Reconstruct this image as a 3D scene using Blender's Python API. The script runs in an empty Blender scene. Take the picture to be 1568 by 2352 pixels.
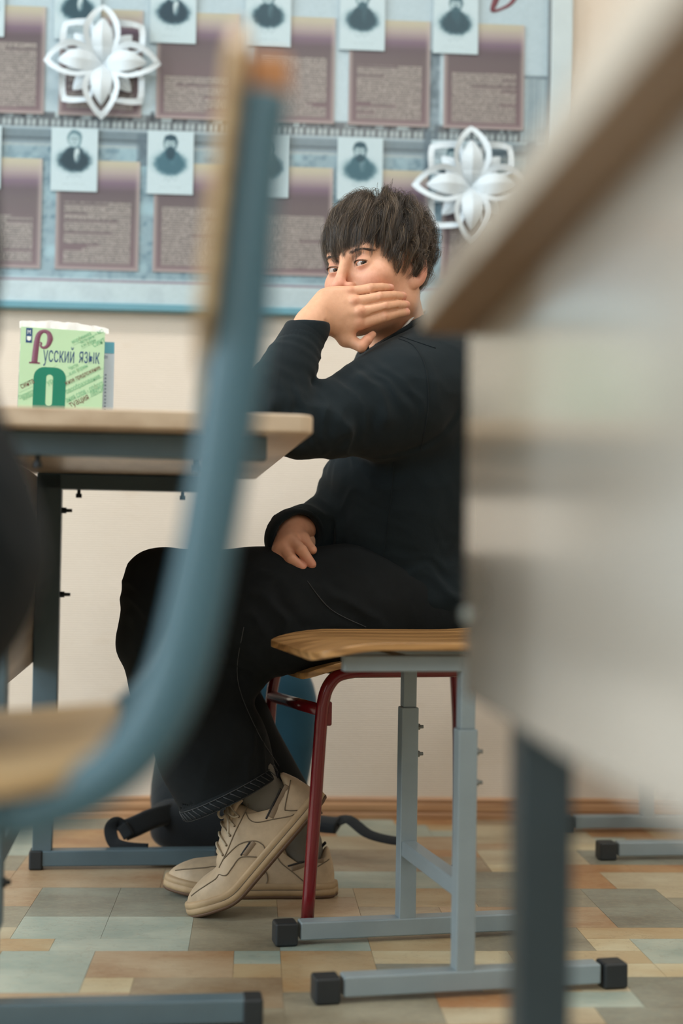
import bpy, bmesh, math, random
import numpy as np
from mathutils import Vector, Matrix, Euler

# ------------------------------------------------------------------ camera, light, exposure
S = bpy.context.scene
COL = S.collection
F_PX = 3300.0                       # focal length in pixels of the 1568 x 2352 frame
PITCH, ROLL = math.radians(1.89), 0.016
CAM_Z = 0.60
cd = bpy.data.cameras.new('camera')
cd.sensor_fit = 'VERTICAL'
cd.sensor_height = 36.0
cd.lens = F_PX / 2352.0 * 36.0
cd.clip_start = 0.02
cd.dof.use_dof = True
cd.dof.focus_distance = 2.40
cd.dof.aperture_fstop = 2.0
cam = bpy.data.objects.new('camera', cd)
COL.objects.link(cam)
FW = Vector((0, math.cos(PITCH), math.sin(PITCH)))
UP0 = Vector((0, -math.sin(PITCH), math.cos(PITCH)))
RT0 = Vector((1, 0, 0))
RT = RT0 * math.cos(ROLL) + UP0 * math.sin(ROLL)
UP = UP0 * math.cos(ROLL) - RT0 * math.sin(ROLL)
m3 = Matrix((RT, UP, -FW)).transposed()
cam.matrix_world = Matrix.Translation((0, 0, CAM_Z)) @ m3.to_4x4()
S.camera = cam
S.view_settings.view_transform = 'Standard'
S.view_settings.look = 'None'
S.view_settings.gamma = 1.0
S.view_settings.use_curve_mapping = False
S.view_settings.exposure = 0.22

def srgb(r, g, b):
    def f(c):
        c /= 255.0
        return c / 12.92 if c <= 0.04045 else ((c + 0.055) / 1.055) ** 2.4
    return (f(r), f(g), f(b))

wd = bpy.data.worlds.new('daylight')
S.world = wd
wd.use_nodes = True
bg = wd.node_tree.nodes['Background']
bg.inputs[0].default_value = (*srgb(175, 205, 225), 1)
bg.inputs[1].default_value = 0.3

def area(name, loc, target, sx, sy, power, color):
    l = bpy.data.lights.new(name, 'AREA')
    l.shape = 'RECTANGLE'
    l.size, l.size_y = sx, sy
    l.energy = power
    l.color = color
    o = bpy.data.objects.new(name, l)
    COL.objects.link(o)
    o.location = loc
    o.rotation_euler = (Vector(target) - Vector(loc)).to_track_quat('-Z', 'Y').to_euler()
    return o

# daylight through two windows of the left wall and one of the wall behind the camera, and the two rows of ceiling lamps
WIN_Y = (-0.7, 1.55)                 # left wall
WIN_P = (78, 74)
for y, p_ in zip(WIN_Y, WIN_P):
    area('window_daylight', (-3.98, y, 1.75), (0, y - 0.1, 1.45), 1.5, 1.6, p_, (0.80, 0.92, 1.0))
WIN_X = (-1.5,)                      # wall behind the camera
area('window_daylight', (-1.5, -2.17, 1.75), (-1.2, 2, 1.55), 1.3, 1.6, 22, (0.80, 0.92, 1.0))
LAMPS = [(-2.2, -0.6), (-2.2, 1.9), (0.3, -0.6), (0.3, 1.9), (2.6, -0.6), (2.6, 1.9)]
for x, y in LAMPS:
    area('ceiling_lamp_light', (x, y, 2.93), (x, y, 0), 1.2, 0.3, 12 if y < 0 else 14, (1.0, 0.96, 0.91))

# ------------------------------------------------------------------ helpers
def at(px, py, D):                      # the place in the room that the photograph shows at a pixel, D metres away
    u, v = (px - 784) / F_PX, (1176 - py) / F_PX
    return Vector((0, 0, CAM_Z)) + (FW + RT * u + UP * v) * D

MATS = {}
class NT:
    """tiny node-expression helper"""
    def __init__(s, m):
        s.t = m.node_tree; s.N = s.t.nodes; s.L = s.t.links
    def lk(s, a, sock):
        if hasattr(a, 'is_output'): s.L.new(a, sock)
        else: sock.default_value = a
    def math(s, op, a, b=None, c=None, clamp=False):
        n = s.N.new('ShaderNodeMath'); n.operation = op; n.use_clamp = clamp
        s.lk(a, n.inputs[0])
        if b is not None: s.lk(b, n.inputs[1])
        if c is not None: s.lk(c, n.inputs[2])
        return n.outputs[0]
    def mix(s, f, a, b, mode='MIX'):
        n = s.N.new('ShaderNodeMix'); n.data_type = 'RGBA'; n.blend_type = mode
        s.lk(f, n.inputs[0])
        for v, i in ((a, 6), (b, 7)):
            if isinstance(v, tuple) and len(v) == 3: v = (*v, 1)
            s.lk(v, n.inputs[i])
        return n.outputs[2]
    def noise(s, vec, scale, detail=3, rough=0.55, dims='3D'):
        n = s.N.new('ShaderNodeTexNoise'); n.noise_dimensions = dims
        if vec is not None: s.L.new(vec, n.inputs['Vector'])
        n.inputs['Scale'].default_value = scale; n.inputs['Detail'].default_value = detail
        n.inputs['Roughness'].default_value = rough
        return n.outputs['Fac']
    def coord(s, kind='Object'):
        n = s.N.new('ShaderNodeTexCoord'); return n.outputs[kind]
    def mapping(s, vec, scale=(1, 1, 1), rot=(0, 0, 0), loc=(0, 0, 0)):
        n = s.N.new('ShaderNodeMapping'); s.L.new(vec, n.inputs[0])
        n.inputs['Scale'].default_value = scale; n.inputs['Rotation'].default_value = rot; n.inputs['Location'].default_value = loc
        return n.outputs[0]
    def sep(s, vec):
        n = s.N.new('ShaderNodeSeparateXYZ'); s.L.new(vec, n.inputs[0]); return n.outputs
    def comb(s, x, y, z):
        n = s.N.new('ShaderNodeCombineXYZ')
        for i, v in enumerate((x, y, z)): s.lk(v, n.inputs[i])
        return n.outputs[0]
    def ramp(s, f, stops, interp='LINEAR'):
        n = s.N.new('ShaderNodeValToRGB'); s.lk(f, n.inputs[0]); e = n.color_ramp.elements
        n.color_ramp.interpolation = interp
        while len(e) < len(stops): e.new(0.5)
        for i, (p, c) in enumerate(stops):
            e[i].position = p; e[i].color = (*c, 1)
        return n.outputs[0]
    def bump(s, h, strength, dist, bsdf, prev=None):
        n = s.N.new('ShaderNodeBump'); n.inputs['Strength'].default_value = strength
        n.inputs['Distance'].default_value = dist
        s.L.new(h, n.inputs['Height'])
        if prev is not None: s.L.new(prev, n.inputs['Normal'])
        s.L.new(n.outputs[0], bsdf.inputs['Normal'])
        return n.outputs[0]

def new_mat(name):
    m = bpy.data.materials.new(name); m.use_nodes = True
    return m, NT(m), m.node_tree.nodes['Principled BSDF']

def mat(name, rgb, rough=0.5, metal=0.0, var=0.10, vscale=12.0, bump=0.0, bscale=300.0, spec=0.5, attr=False, sss=0.0, sheen=0.0, coat=0.0, stretch=(1, 1, 1)):
    """principled material with mottled colour and optional fine bump"""
    if name in MATS: return MATS[name]
    m, n, b = new_mat(name)
    c = srgb(*rgb)
    v = n.mapping(n.coord('Object'), scale=stretch)
    f = n.noise(v, vscale, 4)
    lo = tuple(x * (1 - var) for x in c); hi = tuple(min(1, x * (1 + var)) for x in c)
    col = n.ramp(f, [(0.3, lo), (0.7, hi)])
    if attr:
        a = n.N.new('ShaderNodeVertexColor'); a.layer_name = 'Col'
        col = n.mix(1.0, a.outputs[0], col, 'MULTIPLY') if attr == 'mul' else a.outputs[0]
    n.L.new(col, b.inputs['Base Color'])
    b.inputs['Roughness'].default_value = rough
    b.inputs['Metallic'].default_value = metal
    b.inputs['Specular IOR Level'].default_value = spec
    if sss:
        b.inputs['Subsurface Weight'].default_value = sss
        b.inputs['Subsurface Radius'].default_value = (0.008, 0.003, 0.0015)
        b.inputs['Subsurface Scale'].default_value = 1.0
    if sheen:
        b.inputs['Sheen Weight'].default_value = sheen
    if coat:
        b.inputs['Coat Weight'].default_value = coat; b.inputs['Coat Roughness'].default_value = 0.15
    if bump:
        n.bump(n.noise(v, bscale, 3), bump, 0.001, b)
    MATS[name] = m
    return m

def wood_mat(name, light, dark, axis='X', scale=6.0, rough=0.4, stretch=14.0):
    if name in MATS: return MATS[name]
    m, n, b = new_mat(name)
    sc = {'X': (1, stretch, stretch), 'Y': (stretch, 1, stretch), 'Z': (stretch, stretch, 1)}[axis]
    v = n.mapping(n.coord('Object'), scale=sc)
    f1 = n.noise(v, scale, 5, 0.6)
    w = n.N.new('ShaderNodeTexWave'); n.L.new(v, w.inputs['Vector'])
    w.wave_type = 'RINGS'; w.inputs['Scale'].default_value = scale * 0.35
    w.inputs['Distortion'].default_value = 6.0; w.inputs['Detail'].default_value = 3
    f = n.math('ADD', n.math('MULTIPLY', f1, 0.7), n.math('MULTIPLY', w.outputs['Fac'], 0.3))
    n.L.new(n.ramp(f, [(0.3, srgb(*dark)), (0.65, srgb(*light))]), b.inputs['Base Color'])
    b.inputs['Roughness'].default_value = rough
    n.bump(f, 0.15, 0.001, b)
    MATS[name] = m
    return m

def meta(o, label=None, cat=None, group=None, kind=None):
    if label: o['label'] = label
    if cat: o['category'] = cat
    if group: o['group'] = group
    if kind: o['kind'] = kind
    return o

def empty(name, label=None, cat=None, loc=(0, 0, 0), rz=0.0, group=None, kind=None):
    o = bpy.data.objects.new(name, None); COL.objects.link(o)
    o.empty_display_size = 0.05
    o.location = loc; o.rotation_euler = (0, 0, rz)
    return meta(o, label, cat, group, kind)

def link_mesh(name, me, material=None, parent=None, loc=(0, 0, 0), smooth=False, bevel=0.0, world=False):
    """links a mesh as one object; world=True: vertices are in room coordinates, converted to the parent's frame"""
    o = bpy.data.objects.new(name, me); COL.objects.link(o)
    if material is not None: me.materials.append(material)
    if world:
        if parent is not None:
            M = Matrix.Identity(4); chain = []
            q = parent
            while q is not None: chain.append(q); q = q.parent
            for q in reversed(chain): M = M @ q.matrix_basis
            me.transform(M.inverted())
        else:
            n = len(me.vertices); a = np.empty(n * 3, np.float32); me.vertices.foreach_get('co', a); a = a.reshape(-1, 3)
            c = Vector(((a[:, 0].min() + a[:, 0].max()) / 2, (a[:, 1].min() + a[:, 1].max()) / 2, a[:, 2].min()))
            me.transform(Matrix.Translation(-c)); o.location = c
    else:
        o.location = loc
    if parent is not None: o.parent = parent
    if smooth: me.shade_smooth()
    if bevel:
        b = o.modifiers.new('bevel', 'BEVEL'); b.width = bevel; b.segments = 2; b.limit_method = 'ANGLE'; b.angle_limit = math.radians(40)
        me.shade_smooth()
        b.harden_normals = True
    return o

def bm_obj(name, bm, material=None, parent=None, **k):
    me = bpy.data.meshes.new(name); bm.to_mesh(me); bm.free()
    return link_mesh(name, me, material, parent, **k)

def box(bm, c, s, R=None):
    """axis box of centre c and size s"""
    r = bmesh.ops.create_cube(bm, size=1.0)
    M = Matrix.Translation(c) @ (R.to_4x4() if R is not None else Matrix.Identity(4)) @ Matrix.Diagonal((*s, 1))
    bmesh.ops.transform(bm, matrix=M, verts=r['verts'])
    return r['verts']

def box_obj(name, c, s, material, parent=None, bevel=0.0015, R=None):
    bm = bmesh.new(); box(bm, (0, 0, 0), s, R)
    return bm_obj(name, bm, material, parent, loc=c, bevel=bevel)

def arr_mesh(name, V, Fc, colors=None):
    me = bpy.data.meshes.new(name)
    V = np.asarray(V, np.float32); 
    me.from_pydata([], [], []) if False else None
    if isinstance(Fc, np.ndarray):
        k = Fc.shape[1]; nf = len(Fc)
        me.vertices.add(len(V)); me.vertices.foreach_set('co', V.ravel())
        me.loops.add(nf * k); me.loops.foreach_set('vertex_index', Fc.astype(np.int32).ravel())
        me.polygons.add(nf); me.polygons.foreach_set('loop_start', np.arange(0, nf * k, k, dtype=np.int32))
        me.update(calc_edges=True); me.validate()
    else:
        me.from_pydata([tuple(map(float, v)) for v in V], [], Fc); me.update()
    if colors is not None:
        ca = me.color_attributes.new('Col', 'FLOAT_COLOR', 'POINT')
        c4 = np.ones((len(V), 4), np.float32); c4[:, :3] = colors
        ca.data.foreach_set('color', c4.ravel())
    return me

def frames(P):
    P = [Vector(p) for p in P]; n = len(P)
    T = [(P[min(i + 1, n - 1)] - P[max(i - 1, 0)]).normalized() for i in range(n)]
    a = Vector((0, 0, 1)) if abs(T[0].z) < 0.9 else Vector((0, 1, 0))
    N = [(a - T[0] * a.dot(T[0])).normalized()]
    for i in range(1, n):
        q = T[i - 1].rotation_difference(T[i]); v = q @ N[-1]
        N.append((v - T[i] * v.dot(T[i])).normalized())
    return P, T, N

def catmull(P, n=8):
    P = [Vector(p) for p in P]; out = []
    for i in range(len(P) - 1):
        p0 = P[max(i - 1, 0)]; p1 = P[i]; p2 = P[i + 1]; p3 = P[min(i + 2, len(P) - 1)]
        for k in range(n):
            t = k / n
            out.append(0.5 * ((2 * p1) + (p2 - p0) * t + (2 * p0 - 5 * p1 + 4 * p2 - p3) * t * t + (3 * p1 - p0 - 3 * p2 + p3) * t ** 3))
    out.append(P[-1]); return out

def sweep(P, prof, up=None, scale=None, closed=False):
    """sweeps a closed 2-D profile along P; returns verts, faces; scale per point (one number or a pair); up fixes the profile's first axis"""
    P, T, N = frames(P); V = []; Fc = []; m = len(prof)
    for i, p in enumerate(P):
        if up is not None:
            u = Vector(up); n1 = (u - T[i] * u.dot(T[i])).normalized()
        else: n1 = N[i]
        b = T[i].cross(n1)
        s = 1.0 if scale is None else scale[i]
        sa, sb = s if isinstance(s, (tuple, list)) else (s, s)
        for (x, y) in prof: V.append(p + n1 * (x * sa) + b * (y * sb))
    for i in range(len(P) - 1):
        for k in range(m):
            a = i * m + k; b2 = i * m + (k + 1) % m
            Fc.append((a, b2, b2 + m, a + m))
    if closed:
        i = len(P) - 1
        for k in range(m): Fc.append((i * m + k, i * m + (k + 1) % m, (k + 1) % m, k))
    else:
        Fc.append(tuple(reversed(range(m)))); Fc.append(tuple(range((len(P) - 1) * m, len(P) * m)))
    return V, Fc

def circ(r, n=12, ry=None):
    ry = r if ry is None else ry
    return [(r * math.cos(2 * math.pi * k / n), ry * math.sin(2 * math.pi * k / n)) for k in range(n)]
def rrect(a, b, r, n=4):
    out = []
    for cx, cy, s in ((a - r, b - r, 0), (-a + r, b - r, 90), (-a + r, -b + r, 180), (a - r, -b + r, 270)):
        for k in range(n + 1):
            t = math.radians(s + 90 * k / n); out.append((cx + r * math.cos(t), cy + r * math.sin(t)))
    return out

def tube_obj(name, P, r, material, parent=None, n=12, world=False, prof=None, up=None, scale=None, smooth=True, closed=False):
    V, Fc = sweep(P, prof or circ(r, n), up, scale, closed)
    me = arr_mesh(name, V, Fc)
    o = link_mesh(name, me, material, parent, world=world, smooth=smooth)
    return o

def plate(name, outline, th, material, parent=None, axis='Z', bevel=0.001, **k):
    """extruded outline: 2-D polygon, thickness th from 0 upward along the axis"""
    bm = bmesh.new()
    to = {'Z': lambda x, y, t: (x, y, t), 'Y': lambda x, y, t: (x, t, y), 'X': lambda x, y, t: (t, x, y)}[axis]
    lo = [bm.verts.new(to(x, y, 0)) for x, y in outline]; hi = [bm.verts.new(to(x, y, th)) for x, y in outline]
    bm.faces.new(lo); bm.faces.new(hi)
    for i in range(len(lo)):
        j = (i + 1) % len(lo); bm.faces.new((lo[i], lo[j], hi[j], hi[i]))
    bmesh.ops.recalc_face_normals(bm, faces=bm.faces)
    return bm_obj(name, bm, material, parent, bevel=bevel, **k)

def rnd_outline(x0, y0, x1, y1, r, n=5):
    cx, cy = (x0 + x1) / 2, (y0 + y1) / 2
    return [(cx + x, cy + y) for x, y in rrect((x1 - x0) / 2, (y1 - y0) / 2, r, n)]

def copy_tree(o, parent=None, label=None):
    c = o.copy(); COL.objects.link(c)
    if parent is not None:
        c.parent = parent; c.matrix_parent_inverse = o.matrix_parent_inverse
    if label: c['label'] = label
    for ch in list(o.children): copy_tree(ch, c)
    return c

def vnoise(P, seed=0):
    """smooth value noise in -1..1 for an (n,3) array"""
    P = np.asarray(P, np.float64); i = np.floor(P).astype(np.int64); f = P - i; f = f * f * (3 - 2 * f)
    out = np.zeros(len(P))
    for dx in (0, 1):
        for dy in (0, 1):
            for dz in (0, 1):
                h = (i[:, 0] + dx) * 374761393 + (i[:, 1] + dy) * 668265263 + (i[:, 2] + dz) * 2147483647 + seed * 974711
                h = (h ^ (h >> 13)) * 1274126177; h = h ^ (h >> 16)
                v = (h & 0xffff) / 32767.5 - 1.0
                w = (f[:, 0] if dx else 1 - f[:, 0]) * (f[:, 1] if dy else 1 - f[:, 1]) * (f[:, 2] if dz else 1 - f[:, 2])
                out += v * w
    return out

def text_obj(name, s, size, material, parent, loc, sx=1.0, rot=0.0, th=0.0002, axis='XZ', bold=0.0, shear=0.0, width=None):
    """flat printed lettering as a mesh, lying in the parent's XZ plane and facing -Y"""
    cu = bpy.data.curves.new(name, 'FONT'); cu.body = s; cu.size = size; cu.extrude = th; cu.shear = shear
    cu.offset = bold; cu.resolution_u = 3
    t = bpy.data.objects.new('txt', cu); COL.objects.link(t)
    dg = bpy.context.evaluated_depsgraph_get()
    me = bpy.data.meshes.new_from_object(t.evaluated_get(dg)); me.name = name
    bpy.data.objects.remove(t); bpy.data.curves.remove(cu)
    if width:
        xs_ = [v.co.x for v in me.vertices]; sx = width / (max(xs_) - min(xs_))
    me.transform(Matrix.Translation(loc) @ Matrix.Rotation(math.radians(90), 4, 'X') @ Matrix.Rotation(rot, 4, 'Z') @ Matrix.Diagonal((sx, 1, 1, 1)))
    me.materials.clear()
    return link_mesh(name, me, material, parent)

rng = np.random.default_rng(7)
random.seed(7)
# ------------------------------------------------------------------ the room
WALL_A = 0.06
WALL_Y = 3.354
wall_M = Matrix.Translation((0, WALL_Y, 0)) @ Matrix.Rotation(WALL_A, 4, 'Z')   # wall frame: x along the wall, -y into the room, z up

def wallpaper():
    m, n, b = new_mat('ribbed cream wallpaper')
    o = n.coord('Object'); x, y, z = n.sep(o)
    big = n.noise(o, 2.2, 4); st = n.noise(n.mapping(o, scale=(1, 1, 3)), 7, 5)
    col = n.ramp(big, [(0.3, srgb(216, 203, 188)), (0.7, srgb(226, 214, 200))])
    stain = n.math('MULTIPLY', n.math('SUBTRACT', st, 0.60, clamp=True), 2.2, clamp=True)
    col = n.mix(stain, col, srgb(202, 182, 156))
    n.L.new(col, b.inputs['Base Color']); b.inputs['Roughness'].default_value = 0.75
    rib = n.math('SINE', n.math('MULTIPLY', z, 2 * math.pi / 0.0052))
    wob = n.noise(n.mapping(o, scale=(1, 1, 8)), 60, 2)
    n.bump(n.math('ADD', n.math('MULTIPLY', rib, 0.35), wob), 0.55, 0.0012, b)
    return m
M_PAPER = wallpaper()
M_PLAIN = mat('painted plaster', (215, 208, 195), 0.8, var=0.03, vscale=3)
M_CEIL = mat('white ceiling paint', (232, 232, 228), 0.85, var=0.02)

bm = bmesh.new(); box(bm, (0.2, 0.05, 1.5), (8.4, 0.1, 3.0))
w = bm_obj('wall_back', bm, M_PAPER); w.matrix_world = wall_M; meta(w, kind='structure')
bm = bmesh.new()
edges = [-2.6]
for y in WIN_Y: edges += [y - 0.8, y + 0.8]
edges.append(3.8)
for i in range(0, len(edges), 2): box(bm, (-4.15, (edges[i] + edges[i + 1]) / 2, 1.5), (0.2, edges[i + 1] - edges[i], 3.0))
for y in WIN_Y:
    box(bm, (-4.15, y, 0.45), (0.2, 1.6, 0.9)); box(bm, (-4.15, y, 2.8), (0.2, 1.6, 0.4))
meta(bm_obj('wall_left', bm, M_PLAIN), kind='structure')
bm = bmesh.new(); box(bm, (4.1, 0.6, 1.5), (0.1, 6.4, 3.0)); meta(bm_obj('wall_right', bm, M_PLAIN), kind='structure')
bm = bmesh.new(); box(bm, (0, 0.6, 3.05), (8.3, 6.5, 0.1)); meta(bm_obj('ceiling', bm, M_CEIL), kind='structure')
# wall behind the camera, with three window openings
bm = bmesh.new()
edges = [-4.1]
for x in WIN_X: edges += [x - 0.7, x + 0.7]
edges.append(4.1)
for i in range(0, len(edges), 2):
    a, b_ = edges[i], edges[i + 1]
    box(bm, ((a + b_) / 2, -2.35, 1.5), (b_ - a, 0.2, 3.0))
for x in WIN_X:
    box(bm, (x, -2.35, 0.45), (1.4, 0.2, 0.9)); box(bm, (x, -2.35, 2.8), (1.4, 0.2, 0.4))
meta(bm_obj('wall_front', bm, M_PLAIN), kind='structure')
M_FRAME = mat('white window frame', (235, 236, 234), 0.4, var=0.02)
m, n, b = new_mat('window glass'); b.inputs['Transmission Weight'].default_value = 1.0; b.inputs['Roughness'].default_value = 0.0
b.inputs['IOR'].default_value = 1.0; M_GLASS = m
for i, (wx, wy, wr, ww) in enumerate([(-4.20, y, math.radians(90), 1.6) for y in WIN_Y] + [(x, -2.40, 0.0, 1.4) for x in WIN_X]):
    wn = empty('window_%d' % (i + 1), loc=(wx, wy, 0.9), rz=wr, kind='structure')
    bm = bmesh.new()
    for dx in (-ww / 2 + .03, 0, ww / 2 - .03): box(bm, (dx, 0, 0.85), (0.06, 0.06, 1.7))
    for dz in (0.03, 1.67): box(bm, (0, 0, dz), (ww, 0.06, 0.06))
    bm_obj('window_frame', bm, M_FRAME, wn)
    for dx in (-ww / 4 + .015, ww / 4 - .015):
        box_obj('window_pane', (dx, 0, 0.85), (ww / 2 - .09, 0.006, 1.58), M_GLASS, wn, bevel=0)

# ceiling lamps
m, n, b = new_mat('lamp diffuser'); b.inputs['Base Color'].default_value = (0.9, 0.9, 0.9, 1)
b.inputs['Emission Color'].default_value = (1, 0.95, 0.86, 1); b.inputs['Emission Strength'].default_value = 4.0; M_DIFF = m
for i, (x, y) in enumerate(LAMPS):
    t = empty('ceiling_lamp', 'white fluorescent ceiling lamp, %s of the row %s' % (('left one', 'middle one', 'right one')[i // 2], ('behind the camera', 'nearer the display board')[i % 2]), 'lamp', (x, y, 2.945), group='ceiling lamps')
    box_obj('lamp_housing', (0, 0, 0.030), (1.3, 0.36, 0.05), M_FRAME, t)
    box_obj('lamp_diffuser', (0, 0, 0.004), (1.22, 0.30, 0.006), M_DIFF, t, bevel=0)

# baseboard: moulded wooden skirting
M_BASE = wood_mat('skirting wood', (190, 148, 110), (150, 110, 76), 'X', 3.0, 0.45)
prof = [(0, 0), (-0.016, 0), (-0.016, 0.012), (-0.012, 0.016), (-0.014, 0.020), (-0.014, 0.034), (-0.009, 0.038), (-0.010, 0.044), (-0.005, 0.050), (0, 0.050)]
bm = bmesh.new()
A_ = [bm.verts.new((-4.0, y, z)) for y, z in prof]; B_ = [bm.verts.new((4.2, y, z)) for y, z in prof]
for i in range(len(prof)):
    j = (i + 1) % len(prof); bm.faces.new((A_[i], A_[j], B_[j], B_[i]))
bmesh.ops.recalc_face_normals(bm, faces=bm.faces)
bb = bm_obj('baseboard_back', bm, M_BASE); bb.matrix_world = wall_M; meta(bb, kind='structure')

# ------------------------------------------------------------------ floor: patchwork of tiles
def tile_mat(i, rgb, rgb2):
    m, n, b = new_mat('floor tile %d' % i)
    oi = n.N.new('ShaderNodeObjectInfo')
    v = n.N.new('ShaderNodeVectorMath'); v.operation = 'ADD'
    n.L.new(n.coord('Object'), v.inputs[0]); n.L.new(oi.outputs['Location'], v.inputs[1])
    s = n.mapping(v.outputs[0], scale=(1, 1.6, 1))
    f = n.noise(s, 5.5, 5, 0.6); g = n.noise(s, 70, 4, 0.7)
    col = n.ramp(f, [(0.30, srgb(*rgb)), (0.68, srgb(*rgb2))])
    vein = n.math('MULTIPLY', n.math('LESS_THAN', n.math('ABSOLUTE', n.math('SUBTRACT', n.noise(s, 16, 5), 0.5)), 0.006), 0.25)
    col = n.mix(vein, col, srgb(110, 88, 66))
    col = n.mix(n.math('MULTIPLY', n.math('SUBTRACT', g, 0.45, clamp=True), 0.8), col, srgb(196, 180, 150))
    n.L.new(col, b.inputs['Base Color']); b.inputs['Roughness'].default_value = 0.42
    b.inputs['Specular IOR Level'].default_value = 0.45
    n.bump(g, 0.08, 0.0008, b)
    return m
TILE_M = [tile_mat(i, a, c) for i, (a, c) in enumerate([
    ((152, 114, 78), (184, 165, 137)), ((120, 114, 97), (157, 152, 133)), ((167, 133, 92), (189, 172, 137)),
    ((114, 110, 97), (146, 150, 137)), ((150, 101, 62), (184, 146, 103)), ((184, 161, 120), (206, 199, 169)),
    ((133, 109, 82), (167, 154, 131)), ((137, 154, 146), (180, 188, 174)), ((165, 146, 116), (193, 184, 157))])]
M_GROUT = mat('floor joint', (134, 118, 96), 0.7, var=0.15)
bm = bmesh.new(); box(bm, (0, 0.6, -0.0510), (8.3, 6.5, 0.1))
floor = bm_obj('floor', bm, M_GROUT); meta(floor, kind='structure')
FM = Matrix.Rotation(WALL_A, 4, 'Z')
U = 0.070
nx, ny = 60, 50                               # cells of the near floor
ox, oy = -2.05, -0.02
occ = np.zeros((nx, ny), int)
# one laid pattern repeats over the floor, as linoleum tiles do
shapes = [((3, 2), 5), ((2, 2), 7), ((4, 2), 3), ((3, 1), 4), ((2, 1), 4), ((1, 1), 2), ((2, 3), 2), ((4, 3), 1)]
bag = [s for s, k in shapes for _ in range(k)]
tr = random.Random(21); tiles = []
for j in range(ny):
    for i in range(nx):
        if occ[i, j]: continue
        cand = tr.sample(bag, 8) + [(1, 1)]
        for (a, c) in cand:
            if i + a <= nx and j + c <= ny and not occ[i:i + a, j:j + c].any():
                occ[i:i + a, j:j + c] = 1; tiles.append((i, j, a, c)); break
GAP = 0.0003
def tile_mi(a, c):
    if a * c == 1: return tr.choice([5, 7, 8, 5, 7, 2])
    if c == 1: return tr.choice([5, 8, 2, 0, 4, 7])
    return tr.choice([0, 0, 1, 1, 2, 2, 3, 3, 4, 6, 6, 7, 8])
def tile_bm(bm, x0, y0, x1, y1):
    z = 0.0
    V = [bm.verts.new((x, y, zz)) for zz in (-0.0012, z) for x, y in ((x0, y0), (x1, y0), (x1, y1), (x0, y1))]
    bm.faces.new(V[4:8])
    for k in range(4): bm.faces.new((V[k], V[(k + 1) % 4], V[4 + (k + 1) % 4], V[4 + k]))
seen_t, rest = [], []
for (i, j, a, c) in tiles:
    cx, cy = ox + (i + a / 2) * U, oy + (j + c / 2) * U
    p = FM @ Vector((cx, cy, 0))
    k = abs(p.x) / max(0.3, p.y)
    if 1.5 < p.y and k < 0.27 and p.y < 3.45: seen_t.append((i, j, a, c))
    else: rest.append((i, j, a, c))
cache = {}
for (i, j, a, c) in seen_t:
    if (a, c) not in cache:
        bm = bmesh.new(); tile_bm(bm, -a * U / 2 + GAP, -c * U / 2 + GAP, a * U / 2 - GAP, c * U / 2 - GAP)
        cache[(a, c)] = bm
    me = bpy.data.meshes.new('floor_tile'); cache[(a, c)].to_mesh(me)
    o = link_mesh('floor_tile', me, TILE_M[tile_mi(a, c)], floor)
    p = FM @ Vector((ox + (i + a / 2) * U, oy + (j + c / 2) * U, 0))
    o.location = p; o.rotation_euler = (0, 0, WALL_A)
bms = [bmesh.new() for _ in TILE_M]
bm = bmesh.new(); me = bpy.data.meshes.new('floor_tiles_beyond')
for (i, j, a, c) in rest:
    n0 = len(bm.faces)
    tile_bm(bm, ox + i * U + GAP, oy + j * U + GAP, ox + (i + a) * U - GAP, oy + (j + c) * U - GAP)
    bm.faces.ensure_lookup_table(); mi = tile_mi(a, c)
    for f in range(n0, len(bm.faces)): bm.faces[f].material_index = mi
bm.to_mesh(me); bm.free()
for m in TILE_M: me.materials.append(m)
o = link_mesh('floor_tiles_beyond', me, None, floor); o.rotation_euler = (0, 0, WALL_A); o['kind'] = 'stuff'

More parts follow.
